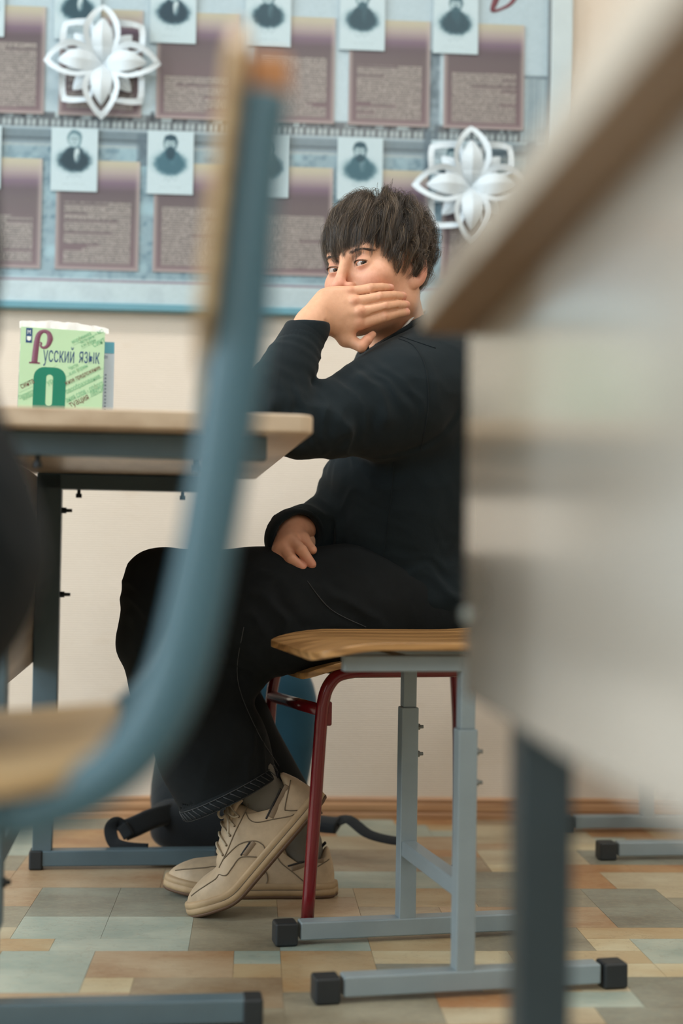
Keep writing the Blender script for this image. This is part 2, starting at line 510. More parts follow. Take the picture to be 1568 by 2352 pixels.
# ------------------------------------------------------------------ display board on the wall
BOARD = empty('display_board', 'large glossy literature display board with portraits and brown text plates, on the cream wall', 'display board')
BOARD.matrix_world = wall_M
BX0, BX1, BZ0, BZ1 = -1.10, 0.470, 1.176, 2.10
BY = -0.030                                  # front of the print
def board_print():
    h = 0.004
    xs = np.arange(BX0, BX1 + h / 2, h); zs = np.arange(BZ0, BZ1 + h / 2, h)
    X, Z = np.meshgrid(xs, zs, indexing='ij'); n_ = X.size
    P = np.stack([X.ravel(), np.full(n_, BY), Z.ravel()], 1)
    x, z = P[:, 0], P[:, 2]
    c = np.tile(np.array([170, 190, 200.0]), (n_, 1))
    def blend(mask, col):
        m_ = np.clip(mask, 0, 1)[:, None]; c[:] = c * (1 - m_) + np.array(col, float) * m_
    g1 = vnoise(np.stack([x * 90, z * 90, x * 0], 1), 1); g2 = vnoise(np.stack([x * 25, z * 30, x * 0], 1), 2); g3 = vnoise(np.stack([x * 240, z * 200, x * 0], 1), 3)
    def band(z0, z1, s=0.006): return np.clip((z - z0) / s, 0, 1) * np.clip((z1 - z) / s, 0, 1)
    # embankment: stone below, railing, facades above
    blend(band(1.235, 1.545) * 0.85, (124, 150, 162)); blend(band(1.235, 1.545) * np.clip(g1 * .6 + g3 * .5, 0, 1) * .75, (64, 94, 110)); blend(band(1.235, 1.545) * np.clip(g2 * 1.2 - .1, 0, 1) * .8, (150, 182, 194))
    blend(band(1.545, 1.585) * .9, (100, 118, 128)); blend(band(1.558, 1.562, .002), (70, 84, 94)); blend(band(1.54, 1.547, .002), (150, 165, 170))
    rail = (np.sin(x * 2 * np.pi / 0.014) > 0).astype(float)
    blend(band(1.585, 1.622, .003) * .9, (74, 80, 86)); blend(band(1.587, 1.605, .002) * rail, (156, 170, 174)); 
    win = ((np.sin(x * 2 * np.pi / 0.061 + 1.0) > .1)).astype(float)
    blend(band(1.607, 1.622, .002) * win * np.clip(.5 + g2, 0, 1), (176, 194, 198))
    for q, wd_, zt in ((0.195, .020, 1.80), (0.435, .014, 1.74), (-0.885, .02, 1.66), (-0.475, .016, 1.58)):
        blend(np.clip((wd_ - np.abs(x - q)) / .004, 0, 1) * band(1.50, zt, .004) * (.75 + .25 * g1), (86, 104, 116))
    fac = band(1.585, 1.745) * (x > 0.405)
    blend(fac * .8, (150, 168, 176)); blend(fac * (np.sin(x * 2 * np.pi / .010) > .2) * .5, (112, 130, 140)); blend(band(1.739, 1.746, .002) * (x > .40), (96, 112, 122))
    blend(band(1.622, 1.70, .03) * (x < 0.4) * np.clip(.2 + g2, 0, .7), (150, 172, 184))
    for q in np.arange(-.8, .4, .043):
        hgt = .012 + .01 * math.sin(q * 91)
        blend(np.clip((.005 - np.abs(x - q - .01 * math.sin(q * 55))) / .003, 0, 1) * band(1.605, 1.612 + hgt, .003), (40, 46, 54))
    # lower margin
    blend(band(1.180, 1.232), (176, 194, 200)); blend(band(1.180, 1.225) * np.clip(g2, 0, .4), (160, 176, 184))
    blend(band(1.229, 1.236, .002), (122, 92, 108))
    blend(band(1.09, 1.184, .002), (150, 190, 202))
    lin = np.array([srgb(*v) for v in np.clip(c + g3[:, None] * 4, 0, 255)]) if False else ((np.clip(c + g3[:, None] * 4, 0, 255) / 255.0 + 0.055) / 1.055) ** 2.4
    nz = len(zs); ii = np.arange((len(xs) - 1) * (nz - 1)); a = ii // (nz - 1) * nz + ii % (nz - 1)
    Fq = np.stack([a, a + nz, a + nz + 1, a + 1], 1)
    return arr_mesh('printed_city_view', P, Fq, lin)
def print_mat(name, rough):
    m, n, b = new_mat(name); a = n.N.new('ShaderNodeVertexColor'); a.layer_name = 'Col'
    n.L.new(a.outputs[0], b.inputs['Base Color']); b.inputs['Roughness'].default_value = rough
    return m
M_PRINT = print_mat('glossy print', 0.22); M_CARDPRINT = print_mat('portrait print', 0.45)
link_mesh('printed_city_view', board_print(), M_PRINT, BOARD)
M_BACK = mat('board backing', (150, 160, 165), 0.6)
box_obj('backing', ((BX0 + BX1) / 2, -0.014, (BZ0 + BZ1) / 2), (BX1 - BX0, 0.027, BZ1 - BZ0), M_BACK, BOARD)
M_TEAL = mat('teal board frame', (96, 148, 164), 0.35, var=0.05, bump=0)
M_SILV = mat('pale silver board frame', (186, 200, 204), 0.3, var=0.04)
box_obj('bottom_frame', ((BX0 + BX1) / 2, -0.020, BZ0 - 0.004), (BX1 - BX0 + 0.03, 0.040, 0.016), M_TEAL, BOARD, 0.003)
box_obj('side_frame', (BX1 + 0.030, -0.020, (BZ0 + BZ1) / 2), (0.052, 0.044, BZ1 - BZ0 + 0.02), M_SILV, BOARD, 0.004)
box_obj('side_bead', (BX1 + 0.001, -0.022, (BZ0 + BZ1) / 2), (0.005, 0.038, BZ1 - BZ0), mat('grey bead', (120, 130, 134), 0.4), BOARD, 0.001)
box_obj('top_frame', ((BX0 + BX1) / 2, -0.020, BZ1 + 0.004), (BX1 - BX0 + 0.03, 0.040, 0.016), M_TEAL, BOARD, 0.003)

def plate_mat(k, top, style):
    m, n, b = new_mat('text plate %d' % k)
    uv = n.coord('UV'); u, v, _ = n.sep(uv)
    base = n.ramp(v, [(0.0, srgb(112, 94, 100)), (0.62, srgb(96, 86, 90)), (0.72, srgb(90, 79, 86)), (0.80, srgb(112, 95, 112)), (0.89, srgb(156, 146, 144)), (0.97, srgb(172, 168, 150))])
    # lines of small type
    N_ = 46.0
    row = n.math('FLOOR', n.math('MULTIPLY', v, N_)); fr = n.math('FRACT', n.math('MULTIPLY', v, N_))
    let = n.noise(n.comb(n.math('MULTIPLY', u, 120.0), n.math('MULTIPLY', row, 3.7), float(k)), 1.0, 1)
    wl = n.math('GREATER_THAN', let, 0.46)
    end = n.noise(n.comb(n.math('MULTIPLY', row, 0.83), float(k) * 3.1, 0.0), 1.0, 2)
    short = n.math('MULTIPLY', n.math('GREATER_THAN', end, 0.58), n.math('MULTIPLY', n.math('SUBTRACT', end, 0.55), 5.0))
    xa = n.math('GREATER_THAN', u, n.math('ADD', 0.10, n.math('MULTIPLY', short, 1.0 if style else 0.0)))
    xb = n.math('LESS_THAN', u, n.math('SUBTRACT', 0.90, n.math('MULTIPLY', short, 0.0 if style else 1.0)))
    za = n.math('MULTIPLY', n.math('LESS_THAN', v, top), n.math('GREATER_THAN', v, 0.06))
    area_ = n.math('MULTIPLY', n.math('MULTIPLY', xa, xb), za)
    ink = n.math('MULTIPLY', n.math('MULTIPLY', wl, n.math('LESS_THAN', fr, 0.72)), area_)
    col = n.mix(n.math('MULTIPLY', area_, 0.78), base, srgb(162, 156, 151))
    col = n.mix(n.math('MULTIPLY', ink, 0.75), col, srgb(74, 68, 72))
    # pale glow round the edge of the print
    eu = n.math('MINIMUM', u, n.math('SUBTRACT', 1.0, u)); ev = n.math('MULTIPLY', n.math('MINIMUM', v, 2.0), 1.3)
    e = n.math('SUBTRACT', 1.0, n.math('MULTIPLY', n.math('MINIMUM', eu, ev), 17.0), clamp=True)
    col = n.mix(n.math('MULTIPLY', e, 0.7), col, srgb(176, 166, 164))
    n.L.new(col, b.inputs['Base Color']); b.inputs['Roughness'].default_value = 0.3
    return m
def quad_panel(name, x0, z0, x1, z1, y, th, material, parent):
    bm = bmesh.new(); uvl = bm.loops.layers.uv.new('UVMap')
    V = [bm.verts.new(p) for p in ((x0, y, z0), (x1, y, z0), (x1, y, z1), (x0, y, z1), (x0, y + th, z0), (x1, y + th, z0), (x1, y + th, z1), (x0, y + th, z1))]
    for q in ((0, 1, 2, 3), (4, 7, 6, 5), (0, 4, 5, 1), (1, 5, 6, 2), (2, 6, 7, 3), (3, 7, 4, 0)):
        f = bm.faces.new([V[i] for i in q])
        for l in f.loops: l[uvl].uv = ((l.vert.co.x - x0) / (x1 - x0), (l.vert.co.z - z0) / (z1 - z0))
    return bm_obj(name, bm, material, parent)
TOPS = [(.66, .48, .40, .62, .57, .53), (.48, .62, .60, .55, .55, .55)]
k = 0
for r, (z0, z1) in enumerate(((1.6145, 1.8645), (1.2565, 1.5105))):
    for c in range(6):
        x0 = -0.894 + 0.2232 * c
        quad_panel('text_plate', x0, z0, x0 + 0.190, z1, BY - 0.0035, 0.0035, plate_mat(k, TOPS[r][c], (k % 3 == 1)), BOARD); k += 1

# cursive capital in dark maroon at the top right of the board: the foot of a large D-shaped letter
M_MAROON = mat('maroon lettering', (104, 46, 58), 0.4)
P = [Vector((0.335 + x, BY - 0.001, z)) for x, z in ((0.035, 2.05), (0.022, 1.98), (0.008, 1.925), (0.0, 1.902), (0.004, 1.897), (0.022, 1.903), (0.045, 1.918), (0.062, 1.95), (0.066, 1.99), (0.05, 2.04))]
sc_ = [1.2, 1.3, 1.2, .8, .6, .5, .7, 1.0, 1.1, .9]; PP = catmull(P, 5); sc2 = [sc_[min(i // 5, 9)] * (1 - (i % 5) / 5) + sc_[min(i // 5 + 1, 9)] * ((i % 5) / 5) for i in range(len(PP))]
tube_obj('large_cursive_letter', PP, 0, M_MAROON, BOARD, prof=rrect(0.0004, 0.0065, 0.0003, 2), up=(0, 1, 0), scale=sc2)

# portrait cards
def portrait_mesh(p):
    W_, H_ = 0.106, 0.147; h = 0.0016
    xs = np.linspace(0, W_, int(W_ / h)); zs = np.linspace(0, H_, int(H_ / h))
    X, Z = np.meshgrid(xs, zs, indexing='ij'); x = X.ravel(); z = Z.ravel(); n_ = len(x)
    c = np.tile(np.array([180, 200, 208.0]), (n_, 1)); g = vnoise(np.stack([x * 500, z * 500, x * 0 + p['seed']], 1), p['seed']); g2 = vnoise(np.stack([x * 170, z * 170, x * 0], 1), p['seed'] + 9)
    def el(cx, cz, rx, rz, col, soft=.25, a=1.0, cut=None):
        d = np.sqrt(((x - cx) / rx) ** 2 + ((z - cz) / rz) ** 2)
        mk = np.clip((1 + soft / 2 + .06 * g2 - d) / soft, 0, 1) * a
        if cut is not None: mk = mk * np.clip(cut / .004, 0, 1)
        c[:] = c * (1 - mk[:, None]) + np.array(col, float) * mk[:, None]
    hx = p.get('hx', .053); hz = p.get('hz', .103) + .009; coat = p.get('coat', (30, 66, 80)); hair = p.get('hair', (40, 78, 92)); skin = p.get('skin', (160, 184, 192))
    el(hx - .002, .072, .038, .026, (110, 146, 158), .8, .6)
    el(hx, .071, .036, .026, coat, .35); el(hx, .090, .021, .014, coat, .35)
    el(hx + .006, .084, .0065, .018, p.get('shirt', (182, 200, 206)), .4, p.get('sh', .9))
    el(hx + .014, .068, .010, .022, coat, .5, .6)
    el(hx, hz, .0155, .0205, hair, .2); el(hx, hz + .002, .0165, .019, hair, .25, .9, z - hz + .002)
    el(hx - .001, hz - .002, .0125, .0165, skin, .25)
    el(hx, hz + p.get('hl', .014), .013, .007, hair, .4, p.get('ha', .9))
    el(hx - .0045, hz + .001, .003, .0018, (60, 90, 102), .8, .9); el(hx + .0045, hz + .001, .003, .0018, (60, 90, 102), .8, .9)
    el(hx, hz - .004, .002, .004, (126, 148, 156), .8, .6)
    b = p.get('beard', 0)
    if b: el(hx, hz - .0145 - b * .5, .0105, .0052 + b * .75, hair, .4, .95); el(hx, hz - .0085, .0070, .0018, hair, .6, .7)
    else: el(hx, hz - .010, .004, .0012, (90, 112, 120), .8, .7)
    sg = np.abs(z - .034 - .003 * np.sin(x * 420 + p['seed']) - (x - .05) * .1)
    mk = np.clip((.0012 - sg) / .0008, 0, 1) * (np.abs(x - .053) < .018) * .55
    c[:] = c * (1 - mk[:, None]) + np.array([110, 134, 144.0]) * mk[:, None]
    mk = (np.abs(z - .016) < .0012) * (np.abs(x - .053) < .026) * (g > -.2) * .35
    c[:] = c * (1 - mk[:, None]) + np.array([120, 140, 148.0]) * mk[:, None]
    lin = ((np.clip(c + g[:, None] * 3, 0, 255) / 255 + .055) / 1.055) ** 2.4
    nz = len(zs); ii = np.arange((len(xs) - 1) * (nz - 1)); a = ii // (nz - 1) * nz + ii % (nz - 1)
    return arr_mesh('portrait_print', np.stack([x, x * 0 - .0002, z], 1), np.stack([a, a + nz, a + nz + 1, a + 1], 1), lin)
M_CARD = mat('portrait card', (180, 200, 208), 0.5, var=0.01)
def portrait(x0, z0, label, **p):
    t = empty('portrait_card', label, 'portrait', group='writer portraits on the display board')
    t.matrix_world = wall_M @ Matrix.Translation((x0, BY - 0.0076, z0))
    box_obj('card', (0.053, 0.0018, 0.0735), (0.106, 0.0036, 0.147), M_CARD, t, 0)
    link_mesh('portrait_print', portrait_mesh(p), M_CARDPRINT, t)
xs = [-0.684 + 0.2197 * i for i in range(-1, 5)]
R1, R2 = 1.7895, 1.4365
portrait(xs[0], R1, 'portrait card of the top row cut by the left edge of the photo', seed=1, beard=.004)
portrait(xs[1], R1, 'portrait card behind the upper left paper snowflake, man in a dark jacket', seed=2, sh=1, hz=.108)
portrait(xs[2], R1, 'portrait card of a man with white shirt front, right of the upper left snowflake', seed=3, sh=1, coat=(20, 54, 70), hz=.108)
portrait(xs[3], R1, 'portrait card above the orange tip of the blurred chair back', seed=4, sh=.2, hz=.11)
portrait(xs[4], R1, 'portrait card of a bearded man in a buttoned coat, second from right in top row', seed=5, sh=.1, beard=.006, hz=.112)
portrait(xs[5], R1, 'portrait card of a long-bearded man, rightmost of the top row', seed=6, sh=.1, beard=.016, hz=.108)
portrait(xs[0], R2, 'portrait card of the lower row cut by the left edge of the photo', seed=7)
portrait(xs[1], R2, 'portrait card of a balding man in coat and bow tie, under the upper left snowflake', seed=8, sh=1, ha=.2, hair=(70, 106, 118), coat=(20, 52, 66), hz=.112)
portrait(xs[2], R2, 'portrait card of a man with long hair and full beard, left of blurred chair back', seed=9, sh=.1, beard=.014, hair=(20, 58, 74), coat=(54, 96, 112), hz=.108)
portrait(xs[3], R2, 'portrait card mostly hidden behind the blurred blue chair back', seed=10, sh=.4)
portrait(xs[4], R2, 'portrait card of a man with pointed beard, right above the head of the boy', seed=11, sh=.3, beard=.005, hair=(34, 68, 82), coat=(56, 94, 108), hz=.106)
portrait(xs[5], R2, 'portrait card half hidden behind the right paper snowflake', seed=12, beard=.003)

# paper snowflakes
M_SNOW = mat('white snowflake paper', (206, 218, 226), 0.6, var=0.01)
def leaf_pts(L, Wd, r0, kind, n=14):
    """half outline (r, w): pointed leaf, or kite with a square shoulder"""
    out = []
    for i in range(n + 1):
        t = i / n
        if kind == 'leaf':
            w = Wd * (math.sin(math.pi * t ** 0.95)) ** 0.75 * (1 - 0.10 * t)
        else:
            w = Wd * min(t / 0.66, (1 - t) / 0.34) ** 0.75 if 0 < t < 1 else 0
        out.append((r0 + (L - r0) * t, w))
    return out
def snow_petal(L, Wd, kind, lift, solid, r0=0.0):
    V, Fc = [], []
    o1 = leaf_pts(L, Wd, r0, kind); n = len(o1)
    def zz(r, w): return lift * math.sin(math.pi * min(1, r / L) * 0.85) + 0.004
    if solid:
        for sgn in (0, 1):
            for (r, w) in o1:
                for q in (-1, -.5, 0, .5, 1): V.append((r, q * w, zz(r, w) - abs(q) * w * .35 + sgn * .0005))
        for s_ in (0, 1):
            b0 = s_ * n * 5
            for i in range(n - 1):
                for q in range(4):
                    f = (b0 + i * 5 + q, b0 + (i + 1) * 5 + q, b0 + (i + 1) * 5 + q + 1, b0 + i * 5 + q + 1)
                    Fc.append(f if s_ else tuple(reversed(f)))
        for q in (0, 4):
            for i in range(n - 1): Fc.append((i * 5 + q, (i + 1) * 5 + q, n * 5 + (i + 1) * 5 + q, n * 5 + i * 5 + q))
    else:                                        # a frame: outer outline minus an inner one
        bw = 0.0125
        ring = [(r, w) for r, w in o1] + [(r, -w) for r, w in reversed(o1[1:-1])]
        m_ = len(ring); cr = sum(r for r, w in ring) / m_
        inn = []
        for i, (r, w) in enumerate(ring):
            d = math.hypot(r - cr, w); inn.append((cr + (r - cr) * max(.1, 1 - bw * 1.25 / d), w * max(.1, 1 - bw / max(.006, d))))
        for sgn in (0, 1):
            for (r, w) in ring: V.append((r, w, zz(r, w) + abs(w) * .25 + sgn * .0005))
            for (r, w) in inn: V.append((r, w, zz(r, w) + .003 + sgn * .0005))
        for i in range(m_):
            j = (i + 1) % m_
            Fc += [(i, m_ + i, m_ + j, j), (2 * m_ + i, 2 * m_ + j, 3 * m_ + j, 3 * m_ + i), (i, j, 2 * m_ + j, 2 * m_ + i), (m_ + i, 3 * m_ + i, 3 * m_ + j, m_ + j)]
    return V, Fc
def snowflake(x, z, label, R, rot, by):
    t = empty('paper_snowflake', label, 'snowflake', group='paper snowflakes on the display board')
    t.matrix_world = wall_M @ Matrix.Translation((x, by, z)) @ Matrix.Rotation(math.radians(90), 4, 'X')
    for i in range(8):
        a = math.radians(90 + 45 * i) + rot
        big = i % 2 == 0
        spec = [(R, .33 * R, 'leaf', .030, 0), (R * .76, .19 * R, 'leaf', .040, 1), (R * .46, .15 * R, 'leaf', .030, 1)] if big else [(R * .97, .37 * R, 'kite', .014, 0), (R * .70, .17 * R, 'leaf', .022, 1)]
        for (L, Wd, kind, lift, solid) in spec:
            V, Fc = snow_petal(L, Wd, kind, lift, solid)
            me = arr_mesh('petal', V, Fc); me.transform(Matrix.Rotation(a, 4, 'Z'))
            bmx = bmesh.new(); bmx.from_mesh(me); bmesh.ops.recalc_face_normals(bmx, faces=bmx.faces); bmx.to_mesh(me); bmx.free()
            link_mesh('petal' if not solid else 'inner_petal', me, M_SNOW, t)
s1 = (-0.5695, 1.7325); s2 = (0.287, 1.474)
snowflake(s1[0], s1[1], 'white cut-paper snowflake at upper left of the display board', 0.134, 0.0, BY - 0.0085)
snowflake(s2[0], s2[1], 'white cut-paper snowflake right of the head of the boy', 0.140, 0.02, BY - 0.0085)
# ------------------------------------------------------------------ furniture
M_GREY = mat('grey enamelled steel', (134, 148, 154), 0.38, var=0.04, vscale=20, bump=0.05, bscale=500)
M_SLATE = mat('slate blue enamelled steel', (84, 104, 114), 0.38, var=0.05, vscale=20, bump=0.05, bscale=500)
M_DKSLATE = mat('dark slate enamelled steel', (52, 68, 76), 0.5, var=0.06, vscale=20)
M_BLUE = mat('blue grey chair tube', (70, 104, 118), 0.32, var=0.05, vscale=15)
M_RED = mat('dark red enamelled tube', (112, 20, 28), 0.22, var=0.08, vscale=14, coat=0.3)
M_CAP = mat('black plastic cap', (30, 36, 40), 0.55, var=0.1)
M_BOLT = mat('zinc bolt', (120, 124, 124), 0.35, metal=0.8)
M_DBOLT = mat('dark bolt', (44, 48, 50), 0.4, metal=0.5)
M_SEATW = wood_mat('lacquered seat plywood', (190, 146, 94), (142, 104, 62), 'X', 5.0, 0.28)
M_PLYEDGE = wood_mat('plywood edge', (206, 158, 102), (170, 118, 70), 'X', 3.0, 0.45)
M_PALEWOOD = wood_mat('pale seat plywood', (196, 168, 126), (172, 142, 102), 'X', 3.0, 0.35)
M_LAM = wood_mat('pale maple laminate', (206, 185, 160), (184, 160, 134), 'Y', 2.5, 0.35, 10)
M_LAMR = wood_mat('grey beige laminate', (184, 180, 172), (174, 168, 158), 'Y', 1.6, 0.22, 6)
M_LAMR.node_tree.nodes['Principled BSDF'].inputs['Coat Weight'].default_value = 0.8; M_LAMR.node_tree.nodes['Principled BSDF'].inputs['Coat Roughness'].default_value = 0.16
M_EDGE = mat('grey beige edge band', (192, 182, 168), 0.4, var=0.04)
M_UNDER = wood_mat('brown laminate underside', (150, 122, 96), (132, 104, 80), 'Y', 2.0, 0.45, 6)

def bolt(parent, c, axis, r=0.006, l=0.010, material=None, name='bolt'):
    bm = bmesh.new()
    R = {'X': Matrix.Rotation(math.radians(90), 4, 'Y'), 'Y': Matrix.Rotation(math.radians(90), 4, 'X'), 'Z': Matrix.Identity(4)}[axis]
    bmesh.ops.create_cone(bm, cap_ends=True, segments=6, radius1=r, radius2=r, depth=l * .5, matrix=R @ Matrix.Translation((0, 0, -l * .25)))
    bmesh.ops.create_cone(bm, cap_ends=True, segments=10, radius1=r * .55, radius2=r * .5, depth=l * .6, matrix=R @ Matrix.Translation((0, 0, l * .25)))
    return bm_obj(name, bm, material or M_BOLT, parent, loc=c)

def dish(bm_fn, *a): pass

def seat_mesh(w, d, th, front_drop, dish_=0.006, nx_=22, ny_=14, rear_up=0.01):
    """plywood seat: x from 0 (front) to d, y across; waterfall front edge, rounded corners, slightly dished"""
    V = []; 
    def hw(x):
        r = 0.045; k = 1.0
        if x < r: k = math.sqrt(max(0, 1 - ((r - x) / r) ** 2))
        if x > d - r: k = math.sqrt(max(0, 1 - ((x - d + r) / r) ** 2))
        return w / 2 - r * (1 - k)
    for top in (1, 0):
        for i in range(nx_ + 1):
            t = i / nx_; x = d * (0.5 - 0.5 * math.cos(math.pi * t))
            for j in range(ny_ + 1):
                s = -1 + 2 * j / ny_; y = s * hw(x)
                z = -front_drop * max(0, 1 - x / 0.10) ** 1.8 + rear_up * max(0, (x - d * .7) / (d * .3)) ** 2 - dish_ * (1 - s * s) * math.sin(math.pi * x / d)
                V.append((x, y, z + (th if top else 0)))
    n1 = (nx_ + 1) * (ny_ + 1); Fc = []
    for i in range(nx_):
        for j in range(ny_):
            a = i * (ny_ + 1) + j
            Fc.append((a, a + ny_ + 1, a + ny_ + 2, a + 1)); Fc.append((n1 + a, n1 + a + 1, n1 + a + ny_ + 2, n1 + a + ny_ + 1))
    rim = [i * (ny_ + 1) for i in range(nx_ + 1)] + [nx_ * (ny_ + 1) + j for j in range(1, ny_ + 1)] + [i * (ny_ + 1) + ny_ for i in range(nx_ - 1, -1, -1)] + [j for j in range(ny_ - 1, 0, -1)]
    for i in range(len(rim)):
        a, b_ = rim[i], rim[(i + 1) % len(rim)]; Fc.append((a, b_, b_ + n1, a + n1))
    me = arr_mesh('seat', V, Fc)
    b = bmesh.new(); b.from_mesh(me); bmesh.ops.recalc_face_normals(b, faces=b.faces); b.to_mesh(me); b.free()
    return me

def backrest_mesh(w, h, th, bow=0.03, n=16):
    """curved plywood back: y across, z up, bows toward +x in the middle"""
    V = []; m_ = 8
    for s in (0, 1):
        for i in range(n + 1):
            y = -w / 2 + w * i / n; x = bow * (1 - (2 * y / w) ** 2)
            q = abs(2 * y / w); cut = 0.03 * max(0, (q - .75) / .25) ** 2.2
            for j in range(m_ + 1):
                z = cut + (h - 2 * cut) * j / m_
                V.append((x + s * th, y, z))
    n1 = (n + 1) * (m_ + 1); Fc = []
    for i in range(n):
        for j in range(m_):
            a = i * (m_ + 1) + j
            Fc += [(a, a + 1, a + m_ + 2, a + m_ + 1), (n1 + a, n1 + a + m_ + 1, n1 + a + m_ + 2, n1 + a + 1)]
    rim = [i * (m_ + 1) for i in range(n + 1)] + [n * (m_ + 1) + j for j in range(1, m_ + 1)] + [i * (m_ + 1) + m_ for i in range(n - 1, -1, -1)] + [j for j in range(m_ - 1, 0, -1)]
    for i in range(len(rim)):
        a, b_ = rim[i], rim[(i + 1) % len(rim)]; Fc.append((a, b_, b_ + n1, a + n1))
    me = arr_mesh('backrest', V, Fc)
    b = bmesh.new(); b.from_mesh(me); bmesh.ops.recalc_face_normals(b, faces=b.faces); b.to_mesh(me); b.free()
    return me

# ---- adjustable grey school chair; local frame: faces -x, y across, origin on the floor
def grey_chair(label, loc, rz):
    t = empty('school_chair', label, 'chair', loc, rz, group='grey adjustable school chairs')
    W2 = 0.1475
    for s in (-1, 1):
        y = s * W2
        foot = box_obj('foot_bar', (0.022, y, 0.022), (0.372, 0.030, 0.028), M_GREY, t, 0.003)
        for x in (-0.176, 0.220): 
            box_obj('foot_cap', (x - (.010 if x < 0 else -.010), y, 0.0185), (0.036, 0.036, 0.036), M_CAP, t, 0.004)
        box_obj('lower_post', (0.008, y, 0.2005), (0.0275, 0.0275, 0.333), M_GREY, t, 0.002)
        box_obj('upper_post', (0.008, y, 0.408), (0.0215, 0.0215, 0.082), M_GREY, t, 0.0015)
        box_obj('seat_rail', (0.008, y, 0.458), (0.355, 0.022, 0.022), M_GREY, t, 0.002)
        for z in (0.335, 0.292): bolt(t, (0.027, y, z), 'X', 0.0055, 0.011)
        # back upright: rises behind the seat and leans back
        P = catmull([(0.180, y, 0.458), (0.205, y, 0.470), (0.222, y, 0.52), (0.236, y, 0.64), (0.262, y, 0.80)], 6)
        tube_obj('back_upright', P, 0.011, M_GREY, t, prof=rrect(0.011, 0.011, 0.003, 2), up=(0, 1, 0))
    box_obj('crossbar', (0.008, 0, 0.145), (0.024, 2 * W2 - 0.028, 0.024), M_GREY, t, 0.002)
    box_obj('seat_cross_rail', (-0.08, 0, 0.458), (0.022, 2 * W2 - 0.022, 0.020), M_GREY, t, 0.002)
    box_obj('seat_cross_rail', (0.12, 0, 0.458), (0.022, 2 * W2 - 0.022, 0.020), M_GREY, t, 0.002)
    me = seat_mesh(0.372, 0.385, 0.011, 0.016); me.transform(Matrix.Translation((-0.217, 0, 0.4775)))
    link_mesh('seat', me, M_SEATW, t, bevel=0.002)
    me = backrest_mesh(0.36, 0.17, 0.010); me.transform(Matrix.Translation((0.205, 0, 0.63)) @ Matrix.Rotation(0.15, 4, 'Y') @ Matrix.Translation((0, 0, 0)))
    link_mesh('backrest', me, M_SEATW, t, bevel=0.002)
    return t
gc = grey_chair('grey steel adjustable chair with empty wooden seat, nearest the right desk panel', (0.137, 2.155, 0), math.radians(13))
g2 = copy_tree(gc, None, 'second grey adjustable chair near the wall, mostly hidden behind the right desk')
g2.location = (0.712, 3.112, 0); g2.rotation_euler = (0, 0, math.radians(8))

# ---- red tubular chair under the boy
RC = Vector((-0.0455, 2.376, 0)); RY = math.radians(17)
t = empty('red_chair', 'dark red tubular school chair the boy sits on', 'chair', RC, RY)
Wd = 0.335
for y in (0.0, Wd):
    P = catmull([(0.0, y, 0.006), (0.009, y, 0.17), (0.018, y, 0.330)], 3) + catmull([(0.020, y, 0.355), (0.027, y, 0.385), (0.045, y, 0.407), (0.075, y, 0.414)], 4) + [Vector((0.25, y, 0.414))] + catmull([(0.385, y, 0.414), (0.415, y, 0.425), (0.430, y, 0.455), (0.450, y, 0.58), (0.478, y, 0.78)], 5)
    tube_obj('side_frame', P, 0.0108, M_RED, t, 14)
    P = catmull([(0.385, y, 0.405), (0.395, y, 0.25), (0.400, y, 0.006)], 4)
    tube_obj('rear_leg', P, 0.0108, M_RED, t, 14)
    for x in (0, .40): box_obj('foot_tip', (x, y, 0.005), (0.024, 0.024, 0.010), M_CAP, t, 0.003)
tube_obj('front_crossbar', [(0.019, 0.008, 0.350), (0.018, Wd / 2, 0.346), (0.019, Wd - 0.008, 0.342)], 0.0105, M_RED, t, 14)
tube_obj('rear_crossbar', [(0.36, 0.008, 0.412), (0.36, Wd - 0.008, 0.412)], 0.0095, M_RED, t, 12)
box_obj('bracket', (0.030, 0.0, 0.345), (0.012, 0.010, 0.04), M_RED, t, 0.003)
me = seat_mesh(0.375, 0.40, 0.011, 0.026); me.transform(Matrix.Translation((-0.012, Wd / 2, 0.4255)))
link_mesh('seat', me, M_SEATW, t, bevel=0.002)
me = backrest_mesh(0.37, 0.20, 0.010); me.transform(Matrix.Translation((0.440, Wd / 2, 0.58)) @ Matrix.Rotation(0.13, 4, 'Y'))
link_mesh('backrest', me, M_SEATW, t, bevel=0.002)

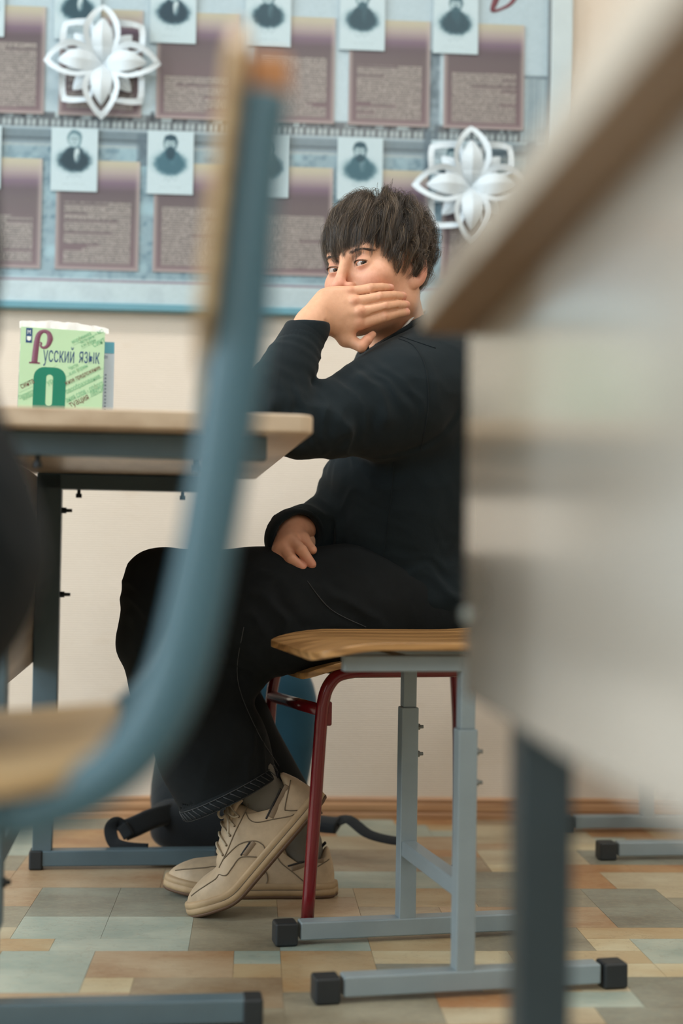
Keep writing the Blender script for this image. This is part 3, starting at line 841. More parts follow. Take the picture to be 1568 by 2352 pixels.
# ---- the boy's double desk; local frame: sitter's edge at +x, y away from the camera
DK = empty('school_desk', 'double school desk with pale maple top and slate steel legs, the boy leans on it', 'desk', (-0.1067, 1.8718, 0), math.radians(7.2))
DL = 0.9495
TX0, TX1, TY0, TY1, TZ = -0.455, 0.061, -0.084, 1.008, 0.7575
plate('tabletop', rnd_outline(TX0, TY0, TX1, TY1, 0.022, 6), 0.0235, M_LAM, DK, loc=(0, 0, TZ), bevel=0.003)
for y in (0, DL):
    box_obj('foot_bar', (-0.170, y, 0.021), (0.345, 0.034, 0.030), M_SLATE, DK, 0.003)
    box_obj('foot_cap', (0.002, y, 0.0185), (0.026, 0.040, 0.037), M_CAP, DK, 0.004)
    box_obj('foot_cap', (-0.350, y, 0.0185), (0.026, 0.040, 0.037), M_CAP, DK, 0.004)
    box_obj('lower_post', (-0.339, y, 0.085), (0.037, 0.030, 0.100), M_SLATE, DK, 0.002)
    box_obj('upper_post', (-0.340, y, 0.442), (0.047, 0.040, 0.628), M_SLATE, DK, 0.002)
    box_obj('top_rail', (-0.178, y, 0.7415), (0.370, 0.040, 0.030), M_SLATE, DK, 0.002)
    for x in (-0.285, -0.085): bolt(DK, (x, y, 0.719), 'Z', 0.0065, 0.016, M_DBOLT)
    for z in (0.686, 0.524): bolt(DK, (-0.308, y, z), 'X', 0.0065, 0.020, M_DBOLT)
    bolt(DK, (-0.312, y, 0.185), 'X', 0.0065, 0.010, M_DBOLT)
bm = bmesh.new(); box(bm, (0, 0, 0), (0.016, DL + 0.06, 0.36))
bm_obj('modesty_panel', bm, M_LAM, DK, loc=(-0.373, DL / 2, 0.572), bevel=0.002)
box_obj('stretcher', (-0.339, DL / 2, 0.20), (0.025, DL - 0.04, 0.03), M_SLATE, DK, 0.002)

# ---- the large out-of-focus desk at the right; local frame: x toward the right, y away, at its far left corner
RD = empty('school_desk', 'large blurred desk at the right edge with grey beige front panel and dark steel leg', 'desk', (0.059, 1.106, 0), math.radians(3.9))
def rdesk():
    L_, W_ = 1.22, 0.52
    plate('tabletop', rnd_outline(0, -L_, W_, 0, 0.012, 4), 0.0235, M_UNDER, RD, loc=(0, 0, 0.7755), bevel=0.002)
    bm = bmesh.new()
    box(bm, (-0.0008, -L_ / 2, 0), (0.0016, L_ - 0.024, 0.0225)); box(bm, (W_ / 2, 0.0008, 0), (W_ - 0.024, 0.0016, 0.0225))
    bm_obj('edge_band', bm, M_EDGE, RD, loc=(0, 0, 0.7873))
    bm = bmesh.new(); box(bm, (0, 0, 0), (0.016, L_ - 0.03, 0.276))
    bm_obj('front_panel', bm, M_LAMR, RD, loc=(0.043, -L_ / 2, 0.6370), bevel=0.002)
    for z in (0.560,):
        bm = bmesh.new(); bmesh.ops.create_cone(bm, cap_ends=True, segments=14, radius1=0.006, radius2=0.004, depth=0.004, matrix=Matrix.Rotation(math.radians(-90), 4, 'Y'))
        bm_obj('screw_cap', bm, mat('pale screw cap', (176, 190, 192), 0.25), RD, loc=(0.0335, -0.022, z), smooth=False)
    for y in (-0.127, -1.08):
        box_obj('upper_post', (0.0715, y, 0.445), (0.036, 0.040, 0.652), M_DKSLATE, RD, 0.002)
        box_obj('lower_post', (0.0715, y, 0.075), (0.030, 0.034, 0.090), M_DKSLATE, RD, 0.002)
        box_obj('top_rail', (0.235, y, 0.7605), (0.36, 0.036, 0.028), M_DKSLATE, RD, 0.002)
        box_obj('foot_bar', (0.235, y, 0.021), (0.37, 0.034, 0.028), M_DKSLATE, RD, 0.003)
        for x in (0.050, 0.432): box_obj('foot_cap', (x, y, 0.0185), (0.026, 0.040, 0.037), M_CAP, RD, 0.004)
rdesk()

# ---- blue chair in the foreground at the left (seen from its side); local frame: x right, y away, origin on the floor
FD = 0.80
BC = empty('blue_chair', 'blurred blue grey tubular chair in the left foreground with wooden backrest and seat', 'chair', (-0.10, FD, 0), math.radians(6.0))
def blue_chair():
    o = Vector((-0.10, FD, 0))
    ctr = [((606, 205), 112), ((584, 400), 118), ((562, 600), 132), ((542, 800), 144), ((508, 1050), 136), ((478, 1230), 132), ((446, 1400), 138), ((408, 1550), 142), ((345, 1680), 138), ((250, 1780), 128), ((120, 1848), 120), ((-60, 1886), 112), ((-480, 1905), 104)]
    P = [at(*p, FD) - o for p, _ in ctr]; wd_ = [w_ / 4125.0 / 2 for _, w_ in ctr]
    PP = catmull(P, 5); ww = []
    for i in range(len(PP)):
        k = min(i // 5, len(wd_) - 2); f = i / 5 - k; ww.append(wd_[k] * (1 - f) + wd_[k + 1] * f)
    Wc = 0.34
    for y in (0.0, Wc):
        Q = [Vector((p.x, p.y + y, p.z)) for p in PP]
        tube_obj('side_frame', Q, 0, M_BLUE, BC, prof=rrect(1, .0095, .0092, 5) and [(math.cos(a) * 1.0, math.sin(a) * 0.010) for a in np.linspace(0, 2 * math.pi, 20)[:-1]], up=(1, 0, 0.15), scale=[(w_, 1.0) for w_ in ww])
    zr = PP[-1].z; xr = PP[-1].x
    for y in (0.0, Wc):
        box_obj('post', (-0.255, y, zr / 2 + .01), (0.034, 0.026, zr - 0.02), M_BLUE, BC, 0.002)
        box_obj('foot_bar', (-0.255, y, 0.021), (0.38, 0.030, 0.028), M_BLUE, BC, 0.003)
        for x in (-0.44, -0.07): box_obj('foot_cap', (x, y, 0.0185), (0.026, 0.036, 0.036), M_CAP, BC, 0.004)
    tube_obj('cross_tube', [(xr + .05, 0, zr - .004), (xr + .05, Wc, zr - .004)], 0.009, M_BLUE, BC)
    tube_obj('cross_tube', [(-0.20, 0, zr - .002), (-0.20, Wc, zr - .002)], 0.009, M_BLUE, BC)
    me = seat_mesh(0.37, 0.40, 0.012, 0.02); me.transform(Matrix.Translation((-0.435, Wc / 2, zr + 0.020)))
    link_mesh('seat', me, M_PALEWOOD, BC, bevel=0.002)
    # backrest: a bowed board between the two uprights, seen edge-on
    me = backrest_mesh(0.40, 0.205, 0.008, bow=0.010)
    lean = math.atan2(PP[0].x - PP[15].x, PP[0].z - PP[15].z)
    me.transform(Matrix.Translation((PP[15].x - 0.026, Wc / 2, PP[15].z - 0.012)) @ Matrix.Rotation(lean, 4, 'Y'))
    link_mesh('backrest', me, M_PALEWOOD, BC, bevel=0.002)
    # wooden blocks that close the tops of the two uprights, behind the board
    for y in (0.0, Wc):
        box_obj('upright_cap', (PP[0].x + 0.002, y, PP[0].z + 0.006), (0.024, 0.022, 0.034), wood_mat('orange brown wood', (196, 140, 92), (160, 104, 62), 'Y', 4, .4), BC, 0.005)
blue_chair()

# ---- books standing on the far end of the desk
def book(name, label, M0, w_, h_, th, cover, spine_col=None, group=None):
    t = empty(name, label, 'book', group=group); t.matrix_world = M0
    mC = cover
    # book lies with its cover on the plane y=0 facing -y, spine at x=0
    box_obj('front_cover', (w_ / 2, 0.0008, h_ / 2), (w_, 0.0016, h_), mC, t, 0.0004)
    box_obj('back_cover', (w_ / 2, th - 0.0008, h_ / 2), (w_, 0.0016, h_), mC, t, 0.0004)
    box_obj('spine', (0.0008, th / 2, h_ / 2), (0.0016, th - 0.0032, h_), spine_col or mC, t, 0.0004)
    box_obj('pages', (w_ / 2, th / 2, h_ / 2), (w_ - 0.008, th - 0.0034, h_ - 0.006), mat('white paper block', (222, 224, 222), 0.8, var=.03, vscale=200), t, 0)
    return t
TOPZ = 0.7575 + 0.0237
p0 = at(36, 1040, 2.70); p0.z = TOPZ + .003
M_BGREEN = mat('pale green book cover', (184, 218, 180), 0.25, var=0.03, coat=.5)
bk = book('textbook', 'green Russian language textbook standing on the desk in a clear cover', Matrix.Translation(p0) @ Matrix.Rotation(math.radians(13), 4, 'Z') @ Matrix.Rotation(math.radians(1.0), 4, 'Y'), 0.157, 0.245, 0.024, M_BGREEN)
def cover_print():
    W_, H_ = 0.157, 0.245
    nav = mat('navy print', (36, 72, 120), 0.3, var=0); mar = mat('mauve print', (122, 74, 96), 0.3, var=0); grn = mat('dark green print', (18, 122, 98), 0.3, var=.03)
    brown = mat('brown print', (112, 74, 66), 0.3, var=0); pale = mat('mid green print', (112, 178, 136), 0.3, var=0); wht = mat('white print', (232, 240, 236), 0.3, var=0)
    y = -0.0002
    # cover layout, measured in units across (x) and down (y) the printed cover
    def X(x, yy=600): return (x - 245 + (yy - 150) * .06) / 1035 * W_
    def Z(yy): return H_ - .001 - (yy - 150) / 6843
    text_obj('title_lettering', '\u0443\u0441\u0441\u043a\u0438\u0439', 0.040, nav, bk, (X(500), y, Z(575)), bold=0.0, width=.0575)
    text_obj('title_lettering', '\u044f\u0437\u044b\u043a', 0.040, nav, bk, (X(940), y, Z(565)), bold=0.0, width=.0385)
    # large ornate capital with a looped bowl
    P = catmull([(X(455), y, Z(330)), (X(475), y, Z(345)), (X(465), y, Z(375)), (X(500), y, Z(400)), (X(550), y, Z(370)), (X(578), y, Z(280)), (X(555), y, Z(205)), (X(495), y, Z(185)), (X(440), y, Z(230)), (X(418), y, Z(330)), (X(405), y, Z(470)), (X(398), y, Z(600))], 5)
    sc = []
    base = [.25, .35, .4, .5, .8, 1.2, .9, .7, 1.0, 1.15, 1.2, 1.2]
    for i in range(len(P)):
        k = min(i // 5, 10); f = i / 5 - k; sc.append(base[k] * (1 - f) + base[k + 1] * f)
    tube_obj('large_capital', P, 0, mar, bk, prof=rrect(0.0002, 0.0046, 0.0001, 1), up=(0, 1, 0), scale=sc)
    box_obj('capital_foot', (X(400), y, Z(602)), (0.020, 0.0004, 0.003), mar, bk, 0)
    # large green numeral, its foot hidden by the desk edge
    outer = rnd_outline(X(378, 900), Z(1330), X(775, 900), Z(648), 0.020, 6); inner = rnd_outline(X(532, 900), Z(1150), X(615, 900), Z(742), 0.0060, 6)
    bm = bmesh.new(); vo = [bm.verts.new((a, y, c)) for a, c in outer]; vi = [bm.verts.new((a, y, c)) for a, c in inner]
    n_ = len(vo)
    for i in range(n_): bm.faces.new((vo[i], vo[(i + 1) % n_], vi[(i + 1) % n_], vi[i]))
    bm_obj('large_numeral', bm, grn, bk)
    tilt = math.radians(29)
    u_ = '\u043c\u043e\u0440\u0444\u0435\u043c\u0438\u043a\u0430|\u0447\u0430\u0441\u0442\u0438 \u0440\u0435\u0447\u0438|\u0438 \u0438\u0445 \u0444\u043e\u0440\u043c\u044b|\u0441\u0438\u043d\u0442|\u0427\u0430\u0441\u0442\u0438|\u0438 \u0438\u0445 \u0444\u043e\u0440\u043c\u044b|\u0436\u043d\u043e\u0435 \u043f\u0440\u0435\u0434\u043b\u043e\u0436\u0435\u043d\u0438\u0435|\u043e\u0432\u043e\u043e\u0431\u0440\u0430\u0437\u043e\u0432\u0430\u043d\u0438\u0435|\u0430\u043d\u0438\u044f \u0441\u043b\u043e\u0432 - \u043e\u0440\u0444\u043e\u0433\u0440|\u043b\u0435\u043a\u0441\u0438|\u0441\u0438\u043d\u0442\u0430|\u0421\u043e\u043e\u0442\u0432\u0435\u0442\u0441\u0442|\u0437\u0432\u0443\u043a\u0430\u043c\u0438|\u0443\u0440|\u0442\u0443\u0430\u0446\u0438\u044f|- \u043c\u043e'.split('|')
    pos = [(870, 325, 255, .011, pale), (970, 320, 190, .009, pale), (985, 365, 190, .009, pale), (1135, 355, 160, .017, pale), (825, 675, 120, .011, pale), (830, 740, 240, .011, pale), (775, 870, 470, .012, brown),
           (785, 980, 455, .013, pale), (785, 1095, 500, .0145, pale), (1090, 995, 170, .016, pale), (235, 950, 170, .015, brown), (205, 1085, 190, .010, pale), (250, 1100, 140, .009, pale), (555, 880, 75, .013, pale), (830, 1160, 250, .017, brown), (1160, 200, 110, .013, pale)]
    for s, (px_, py_, w_, sz, m_) in zip(u_, pos):
        text_obj('cover_words', s, sz, m_, bk, (X(px_, py_), y - (.0001 if m_ is brown else 0), Z(py_)), tilt and 1, tilt, width=w_ / 6400)
    for px_, py_, l in ((880, 345, 330), (985, 385, 270), (205, 905, 200), (205, 1005, 200), (780, 765, 90), (780, 880, 520), (780, 985, 510), (780, 1100, 510), (1080, 1010, 170), (620, 650, 60)):
        bm = bmesh.new(); c_, s_ = math.cos(tilt), math.sin(tilt); L_ = l / 6400
        q = [bm.verts.new((X(px_, py_) + a * c_ * L_ - b_ * s_, y, Z(py_) + a * s_ * L_ + b_ * c_)) for a, b_ in ((0, 0), (1, 0), (1, .0005), (0, .0005))]
        bm.faces.new(q); bm_obj('cover_rule', bm, pale, bk)
    box_obj('publisher_mark', (X(342, 250), y, Z(250)), (0.0115, 0.0004, 0.028), nav, bk, 0)
    plate('publisher_emblem', [(X(342, 250) + a, c_) for a, c_ in ((-.0038, Z(262)), (.0038, Z(262)), (.0038, Z(305)), (0, Z(322)), (-.0038, Z(305)))], -0.0002, wht, bk, axis='Y', bevel=0, loc=(0, y - .0002, 0))
    text_obj('publisher_stripe', 'M', 0.011, wht, bk, (X(320, 200), y - .0003, Z(232)), 0.8)
    # spine print
    for a, c_, m_, wz in ((.30, 260, nav, .027), (.10, 980, mat('dark slate print', (54, 84, 88), .3, var=0), .062)):
        box_obj('spine_mark', (-0.0002, 0.010, Z(c_)), (0.0004, 0.012, wz), m_, bk, 0)
    me_o = text_obj('spine_lettering', '\u0420\u0443\u0441\u0441\u043a\u0438\u0439 \u044f\u0437\u044b\u043a', 0.010, nav, bk, (0, 0, 0), 0.9)
    me_o.location = (-0.0003, 0.0135, Z(450)); me_o.rotation_euler = (0, math.radians(90), math.radians(-90))
    # clear plastic wrapper with a crumpled top edge
    m, n, b = new_mat('clear plastic cover'); b.inputs['Base Color'].default_value = (.95, .97, .97, 1); b.inputs['Roughness'].default_value = .25; b.inputs['Alpha'].default_value = .55
    V, Fc = [], []
    N_ = 40
    for j, dz in enumerate((-0.002, 0.006, 0.0105)):
        for i in range(N_ + 1):
            u = i / N_; wv = .0012 * math.sin(u * 23) + .0008 * math.sin(u * 61)
            V.append((-.003 + u * (W_ + .010), .004 + wv * (2 - j) + j * .004, H_ + dz + (.003 * math.sin(u * 3.1 + .2) * j if j else 0) + wv * .6))
    for j in range(2):
        for i in range(N_): a = j * (N_ + 1) + i; Fc.append((a, a + 1, a + N_ + 2, a + N_ + 1))
    me = arr_mesh('clear_wrapper', V, Fc); link_mesh('clear_wrapper', me, m, bk, smooth=True)
cover_print()

M_PALEB = mat('pale blue book cover', (196, 212, 226), 0.35, var=0.05)
wb = book('workbook', 'pale blue workbook standing right behind the green textbook', Matrix.Translation(p0) @ Matrix.Rotation(math.radians(13), 4, 'Z') @ Matrix.Translation((.050, .036, -.003)), 0.132, 0.232, 0.008, M_PALEB, group=None)
box_obj('cover_band', (0.118, -0.0002, 0.221), (0.027, 0.0004, 0.022), mat('turquoise print', (96, 172, 196), .35, var=0), wb, 0)
text_obj('cover_number', '01', 0.008, mat('navy print', (36, 72, 120)), wb, (0.112, -0.0005, 0.200))
for i in range(16):
    box_obj('cover_mark', (0.116, -0.0003, 0.168 - i * .0068), (0.0025, 0.0003, 0.0025), mat('navy print', (36, 72, 120)), wb, 0)
# ------------------------------------------------------------------ signed-distance modelling for bodies and cloth
class Vol:
    """grid of signed distances; shapes are blended in, then turned into one continuous quad mesh"""
    def __init__(s, lo, hi, h):
        s.lo = np.array(lo, np.float64); s.h = h
        s.n = np.ceil((np.array(hi) - s.lo) / h).astype(int) + 1
        s.v = np.full(s.n, 0.5, np.float32)
        s.ax = [(s.lo[i] + h * np.arange(s.n[i])).astype(np.float32) for i in range(3)]
    def win(s, lo, hi, pad):
        a = np.clip(np.floor((np.array(lo) - pad - s.lo) / s.h).astype(int), 0, s.n)
        b = np.clip(np.ceil((np.array(hi) + pad - s.lo) / s.h).astype(int) + 1, 0, s.n)
        sl = tuple(slice(a[i], b[i]) for i in range(3))
        X = s.ax[0][sl[0]][:, None, None]; Y = s.ax[1][sl[1]][None, :, None]; Z = s.ax[2][sl[2]][None, None, :]
        return sl, X, Y, Z
    def add(s, prim, k=0.0):
        f, lo, hi = prim; sl, X, Y, Z = s.win(lo, hi, k + 3 * s.h)
        if 0 in s.v[sl].shape: return s
        d = f(X, Y, Z); a = s.v[sl]
        if k: h = np.maximum(k - np.abs(a - d), 0) / k; s.v[sl] = np.minimum(a, d) - h * h * k * .25
        else: s.v[sl] = np.minimum(a, d)
        return s
    def cut(s, prim, k=0.0):
        f, lo, hi = prim; sl, X, Y, Z = s.win(lo, hi, k + 3 * s.h)
        if 0 in s.v[sl].shape: return s
        d = -f(X, Y, Z); a = s.v[sl]
        if k: h = np.maximum(k - np.abs(a - d), 0) / k; s.v[sl] = np.maximum(a, d) + h * h * k * .25
        else: s.v[sl] = np.maximum(a, d)
        return s
    def mesh(s):
        v = s.v; ins = v < 0
        nx, ny, nz = v.shape
        cnt = np.zeros((nx - 1, ny - 1, nz - 1), np.int8)
        for dx in (0, 1):
            for dy in (0, 1):
                for dz in (0, 1): cnt += ins[dx:nx - 1 + dx, dy:ny - 1 + dy, dz:nz - 1 + dz]
        act = (cnt > 0) & (cnt < 8); idx = np.argwhere(act); N = len(idx)
        vid = np.full(act.shape, -1, np.int32); vid[act] = np.arange(N)
        P = np.zeros((N, 3)); C = np.zeros(N)
        I, J, K = idx.T
        cor = [(dx, dy, dz) for dx in (0, 1) for dy in (0, 1) for dz in (0, 1)]
        val = {c: v[I + c[0], J + c[1], K + c[2]].astype(np.float64) for c in cor}
        for a in cor:
            for ax in range(3):
                if a[ax]: continue
                b = list(a); b[ax] = 1; b = tuple(b)
                va, vb = val[a], val[b]; m = (va < 0) != (vb < 0)
                t = np.where(m, va / np.where(m, va - vb, 1), 0)
                q = np.tile(np.array(a, float), (N, 1)); q[:, ax] = t
                P += q * m[:, None]; C += m
        P = (P / C[:, None] + idx) * s.h + s.lo
        Q = []
        for ax in range(3):
            o = [i for i in range(3) if i != ax]
            sa = [slice(None)] * 3; sb = [slice(None)] * 3; sa[ax] = slice(0, -1); sb[ax] = slice(1, None)
            fl = ins[tuple(sa)] != ins[tuple(sb)]
            e = np.argwhere(fl); e = e[(e[:, o[0]] > 0) & (e[:, o[1]] > 0) & (e[:, o[0]] < act.shape[o[0]]) & (e[:, o[1]] < act.shape[o[1]])]
            if not len(e): continue
            st = ins[tuple(sa)][tuple(e.T)]
            def g(d0, d1):
                q = e.copy(); q[:, o[0]] -= d0; q[:, o[1]] -= d1; return vid[tuple(q.T)]
            f = np.stack([g(1, 1), g(0, 1), g(0, 0), g(1, 0)], 1)
            flip = st if ax != 1 else ~st
            f[~flip] = f[~flip][:, ::-1]
            Q.append(f)
        return P, np.concatenate(Q)

def _p(v): return np.array(v, np.float32)
def RC_(a, b, ra, rb):
    """round cone from a to b"""
    a, b = _p(a), _p(b); d = b - a; L2 = float(d @ d) + 1e-12; r = max(ra, rb)
    def f(X, Y, Z):
        t = np.clip(((X - a[0]) * d[0] + (Y - a[1]) * d[1] + (Z - a[2]) * d[2]) / L2, 0, 1)
        return np.sqrt((X - a[0] - t * d[0]) ** 2 + (Y - a[1] - t * d[1]) ** 2 + (Z - a[2] - t * d[2]) ** 2) - (ra + (rb - ra) * t)
    return f, np.minimum(a, b) - r, np.maximum(a, b) + r
def EL_(c, r, R=None):
    """ellipsoid"""
    c, r = _p(c), _p(r); M = np.eye(3, dtype=np.float32) if R is None else np.array(R, np.float32).T
    ext = np.sqrt((((np.linalg.inv(M)) * r[None, :]) ** 2).sum(1))
    def f(X, Y, Z):
        x, y, z = X - c[0], Y - c[1], Z - c[2]
        q = [M[i, 0] * x + M[i, 1] * y + M[i, 2] * z for i in range(3)]
        k0 = np.sqrt(sum((q[i] / r[i]) ** 2 for i in range(3))); k1 = np.sqrt(sum((q[i] / r[i] ** 2) ** 2 for i in range(3))) + 1e-9
        return k0 * (k0 - 1) / k1
    return f, c - ext, c + ext
def HS_(p, n, lo, hi):
    """half space beyond p along n, inside a window only"""
    p, n = _p(p), _p(n); n = n / np.linalg.norm(n)
    def f(X, Y, Z): return -((X - p[0]) * n[0] + (Y - p[1]) * n[1] + (Z - p[2]) * n[2])
    return f, _p(lo), _p(hi)
def normals(P, Q):
    a = P[Q[:, 2]] - P[Q[:, 0]]; b = P[Q[:, 3]] - P[Q[:, 1]]; n = np.cross(a, b); N = np.zeros_like(P)
    for k in range(4): np.add.at(N, Q[:, k], n)
    return N / (np.linalg.norm(N, axis=1, keepdims=True) + 1e-12)
def relax(P, Q, it=2, w=.5):
    for _ in range(it):
        A = np.zeros_like(P); c = np.zeros(len(P))
        for k in range(4):
            for j in (1, 3):
                np.add.at(A, Q[:, k], P[Q[:, (k + j) % 4]]); np.add.at(c, Q[:, k], 1)
        P = P * (1 - w) + w * A / np.maximum(c, 1)[:, None]
    return P
def segdist(P, a, b):
    a, b = np.array(a, float), np.array(b, float); d = b - a
    t = np.clip((P - a) @ d / (d @ d), 0, 1); return np.linalg.norm(P - a - t[:, None] * d, axis=1), t

# ------------------------------------------------------------------ the boy
BOY = empty('person', 'boy in dark sweatshirt and black jeans, hand over his mouth, sitting at the desk', 'person', (-0.02, 2.55, 0.0))
HEAD_C = Vector((0.0036, 2.4149, 1.0975)) + Vector((0.0545, 0.0585, 0.006))
HEAD_R = Matrix.Rotation(math.radians(-5), 3, 'Y') @ Matrix.Rotation(math.radians(-42), 3, 'Z') @ Matrix.Rotation(math.radians(2), 3, 'X')
HR = np.array(HEAD_R)
def to_head(p): return (np.array(p, float) - np.array(HEAD_C)) @ HR
def from_head(P): return np.asarray(P, float) @ HR.T + np.array(HEAD_C)

def build_head():
    V = Vol((-.10, -.135, -.19), (.10, .125, .135), 0.00135)
    a = V.add
    a(EL_((0, .008, .034), (.0720, .086, .083)))
    a(EL_((0, -.030, -.022), (.0640, .058, .082)), .03)
    for s in (-1, 1):
        a(RC_((s * .046, .000, -.064), (s * .018, -.070, -.098), .020, .016), .025)
        a(RC_((s * .048, .008, -.02), (s * .046, .000, -.064), .021, .020), .025)
        a(EL_((s * .044, -.060, -.024), (.024, .022, .020)), .022)
    a(EL_((0, -.042, -.070), (.044, .050, .042)), .02)
    a(EL_((0, -.078, -.098), (.018, .016, .015)), .02)
    a(RC_((-.034, -.074, .023), (.034, -.074, .023), .013, .013), .018)
    for s in (-1, 1): V.cut(EL_((s * .0310, -.100, .000), (.0190, .0215, .0125)), .014)
    # eyelids with an almond opening, eyeballs behind
    for s in (-1, 1):
        a(EL_((s * .0315, -.0755, 0), (.0150, .0140, .0140)), .006)
        R = Matrix.Rotation(math.radians(-4 * s), 3, 'Y')
        V.cut(EL_((s * .0315, -.092, -.0020), (.0138, .020, .0033), R), .0010)
        V.cut(RC_((s * .0195, -.0880, .0058), (s * .0315, -.0930, .0082), .0009, .0010), .003); V.cut(RC_((s * .0315, -.0930, .0082), (s * .0445, -.0860, .0046), .0010, .0009), .003)
    # nose
    a(RC_((0, -.086, .012), (0, -.105, -.026), .0075, .0090), .012)
    a(EL_((0, -.1105, -.0345), (.0112, .0115, .0098)), .009)
    for s in (-1, 1):
        a(EL_((s * .0130, -.0960, -.0385), (.0078, .0110, .0078)), .006)
        V.cut(EL_((s * .0062, -.101, -.0465), (.0036, .0060, .0040)), .003)
    a(RC_((0, -.093, -.044), (0, -.090, -.058), .007, .007), .010)
    # mouth
    a(RC_((-.019, -.083, -.068), (0, -.092, -.0655), .0042, .0058), .006); a(RC_((.019, -.083, -.068), (0, -.092, -.0655), .0042, .0058), .006)
    a(RC_((-.015, -.083, -.077), (.015, -.083, -.077), .0060, .0060), .008)
    V.cut(RC_((-.022, -.089, -.0715), (.022, -.089, -.0715), .0013, .0013), .003)
    # ears
    for s in (-1, 1):
        R = Matrix.Rotation(math.radians(-s * 26), 3, 'Z') @ Matrix.Rotation(math.radians(-10), 3, 'X')
        c = Vector((s * .0780, .008, -.014))
        a(EL_(c, (.0070, .0185, .0310), R), .006)
        V.cut(EL_(c + R @ Vector((s * .0070, -.002, -.001)), (.0085, .0120, .0200), R), .003)
        a(EL_(c + R @ Vector((s * .0015, .0055, .002)), (.0040, .0040, .0170), R), .004)
        a(EL_(c + R @ Vector((s * .0035, -.0135, -.004)), (.0040, .0045, .0075), R), .004)
        a(EL_(c + R @ Vector((s * .0005, -.006, -.025)), (.0060, .0090, .0095), R), .006)
        V.cut(EL_(c + R @ Vector((s * .0040, -.005, -.005)), (.0080, .0065, .0085), R), .002)
    # neck
    nb = to_head((0.118, 2.560, 0.900))
    a(RC_((0, .024, -.050), nb, .050, .058), .030)
    P, Q = V.mesh(); P = relax(P, Q, 1, .4)
    n_ = len(P); c = np.tile(np.array([214, 161, 131.0]), (n_, 1))
    def tint(ctr, r, col, amt, pw=1.5):
        w = np.clip(1 - np.linalg.norm((P - np.array(ctr)) / np.array(r), axis=1), 0, 1) ** pw * amt; w = np.minimum(w, 1)
        c[:] = c * (1 - w[:, None]) + np.array(col, float) * w[:, None]
    tint((0, -.108, -.036), (.03, .03, .026), (214, 132, 116), .8)
    for s in (-1, 1):
        tint((s * .046, -.065, -.03), (.04, .04, .035), (214, 142, 120), .7); tint((s * .082, .02, -.02), (.02, .04, .05), (206, 128, 112), .8)
        tint((s * .0315, -.088, -.010), (.022, .02, .010), (186, 124, 104), .8); tint((s * .0315, -.088, .008), (.022, .02, .009), (190, 130, 108), .8)
    tint((0, -.09, -.071), (.028, .02, .012), (178, 96, 92), 1.2, .7)
    tint((.0505, -.0765, -.0235), (.0028, .004, .0028), (92, 56, 44), 2.5, .6)
    tint((.058, -.0695, -.024), (.0016, .003, .0016), (120, 76, 60), 2.0, .6)
    g = vnoise(P * 160, 3) * 4 + vnoise(P * 600, 5) * 3
    return from_head(P), Q, c + g[:, None]

def hand_from(J, palm, grid, flat=None):
    pass

def chain(V, pts, rad, k=.006, k0=None):
    for i in range(len(pts) - 1): V.add(RC_(pts[i], pts[i + 1], rad[i], rad[i + 1]), (k0 if (i == 0 and k0) else k))

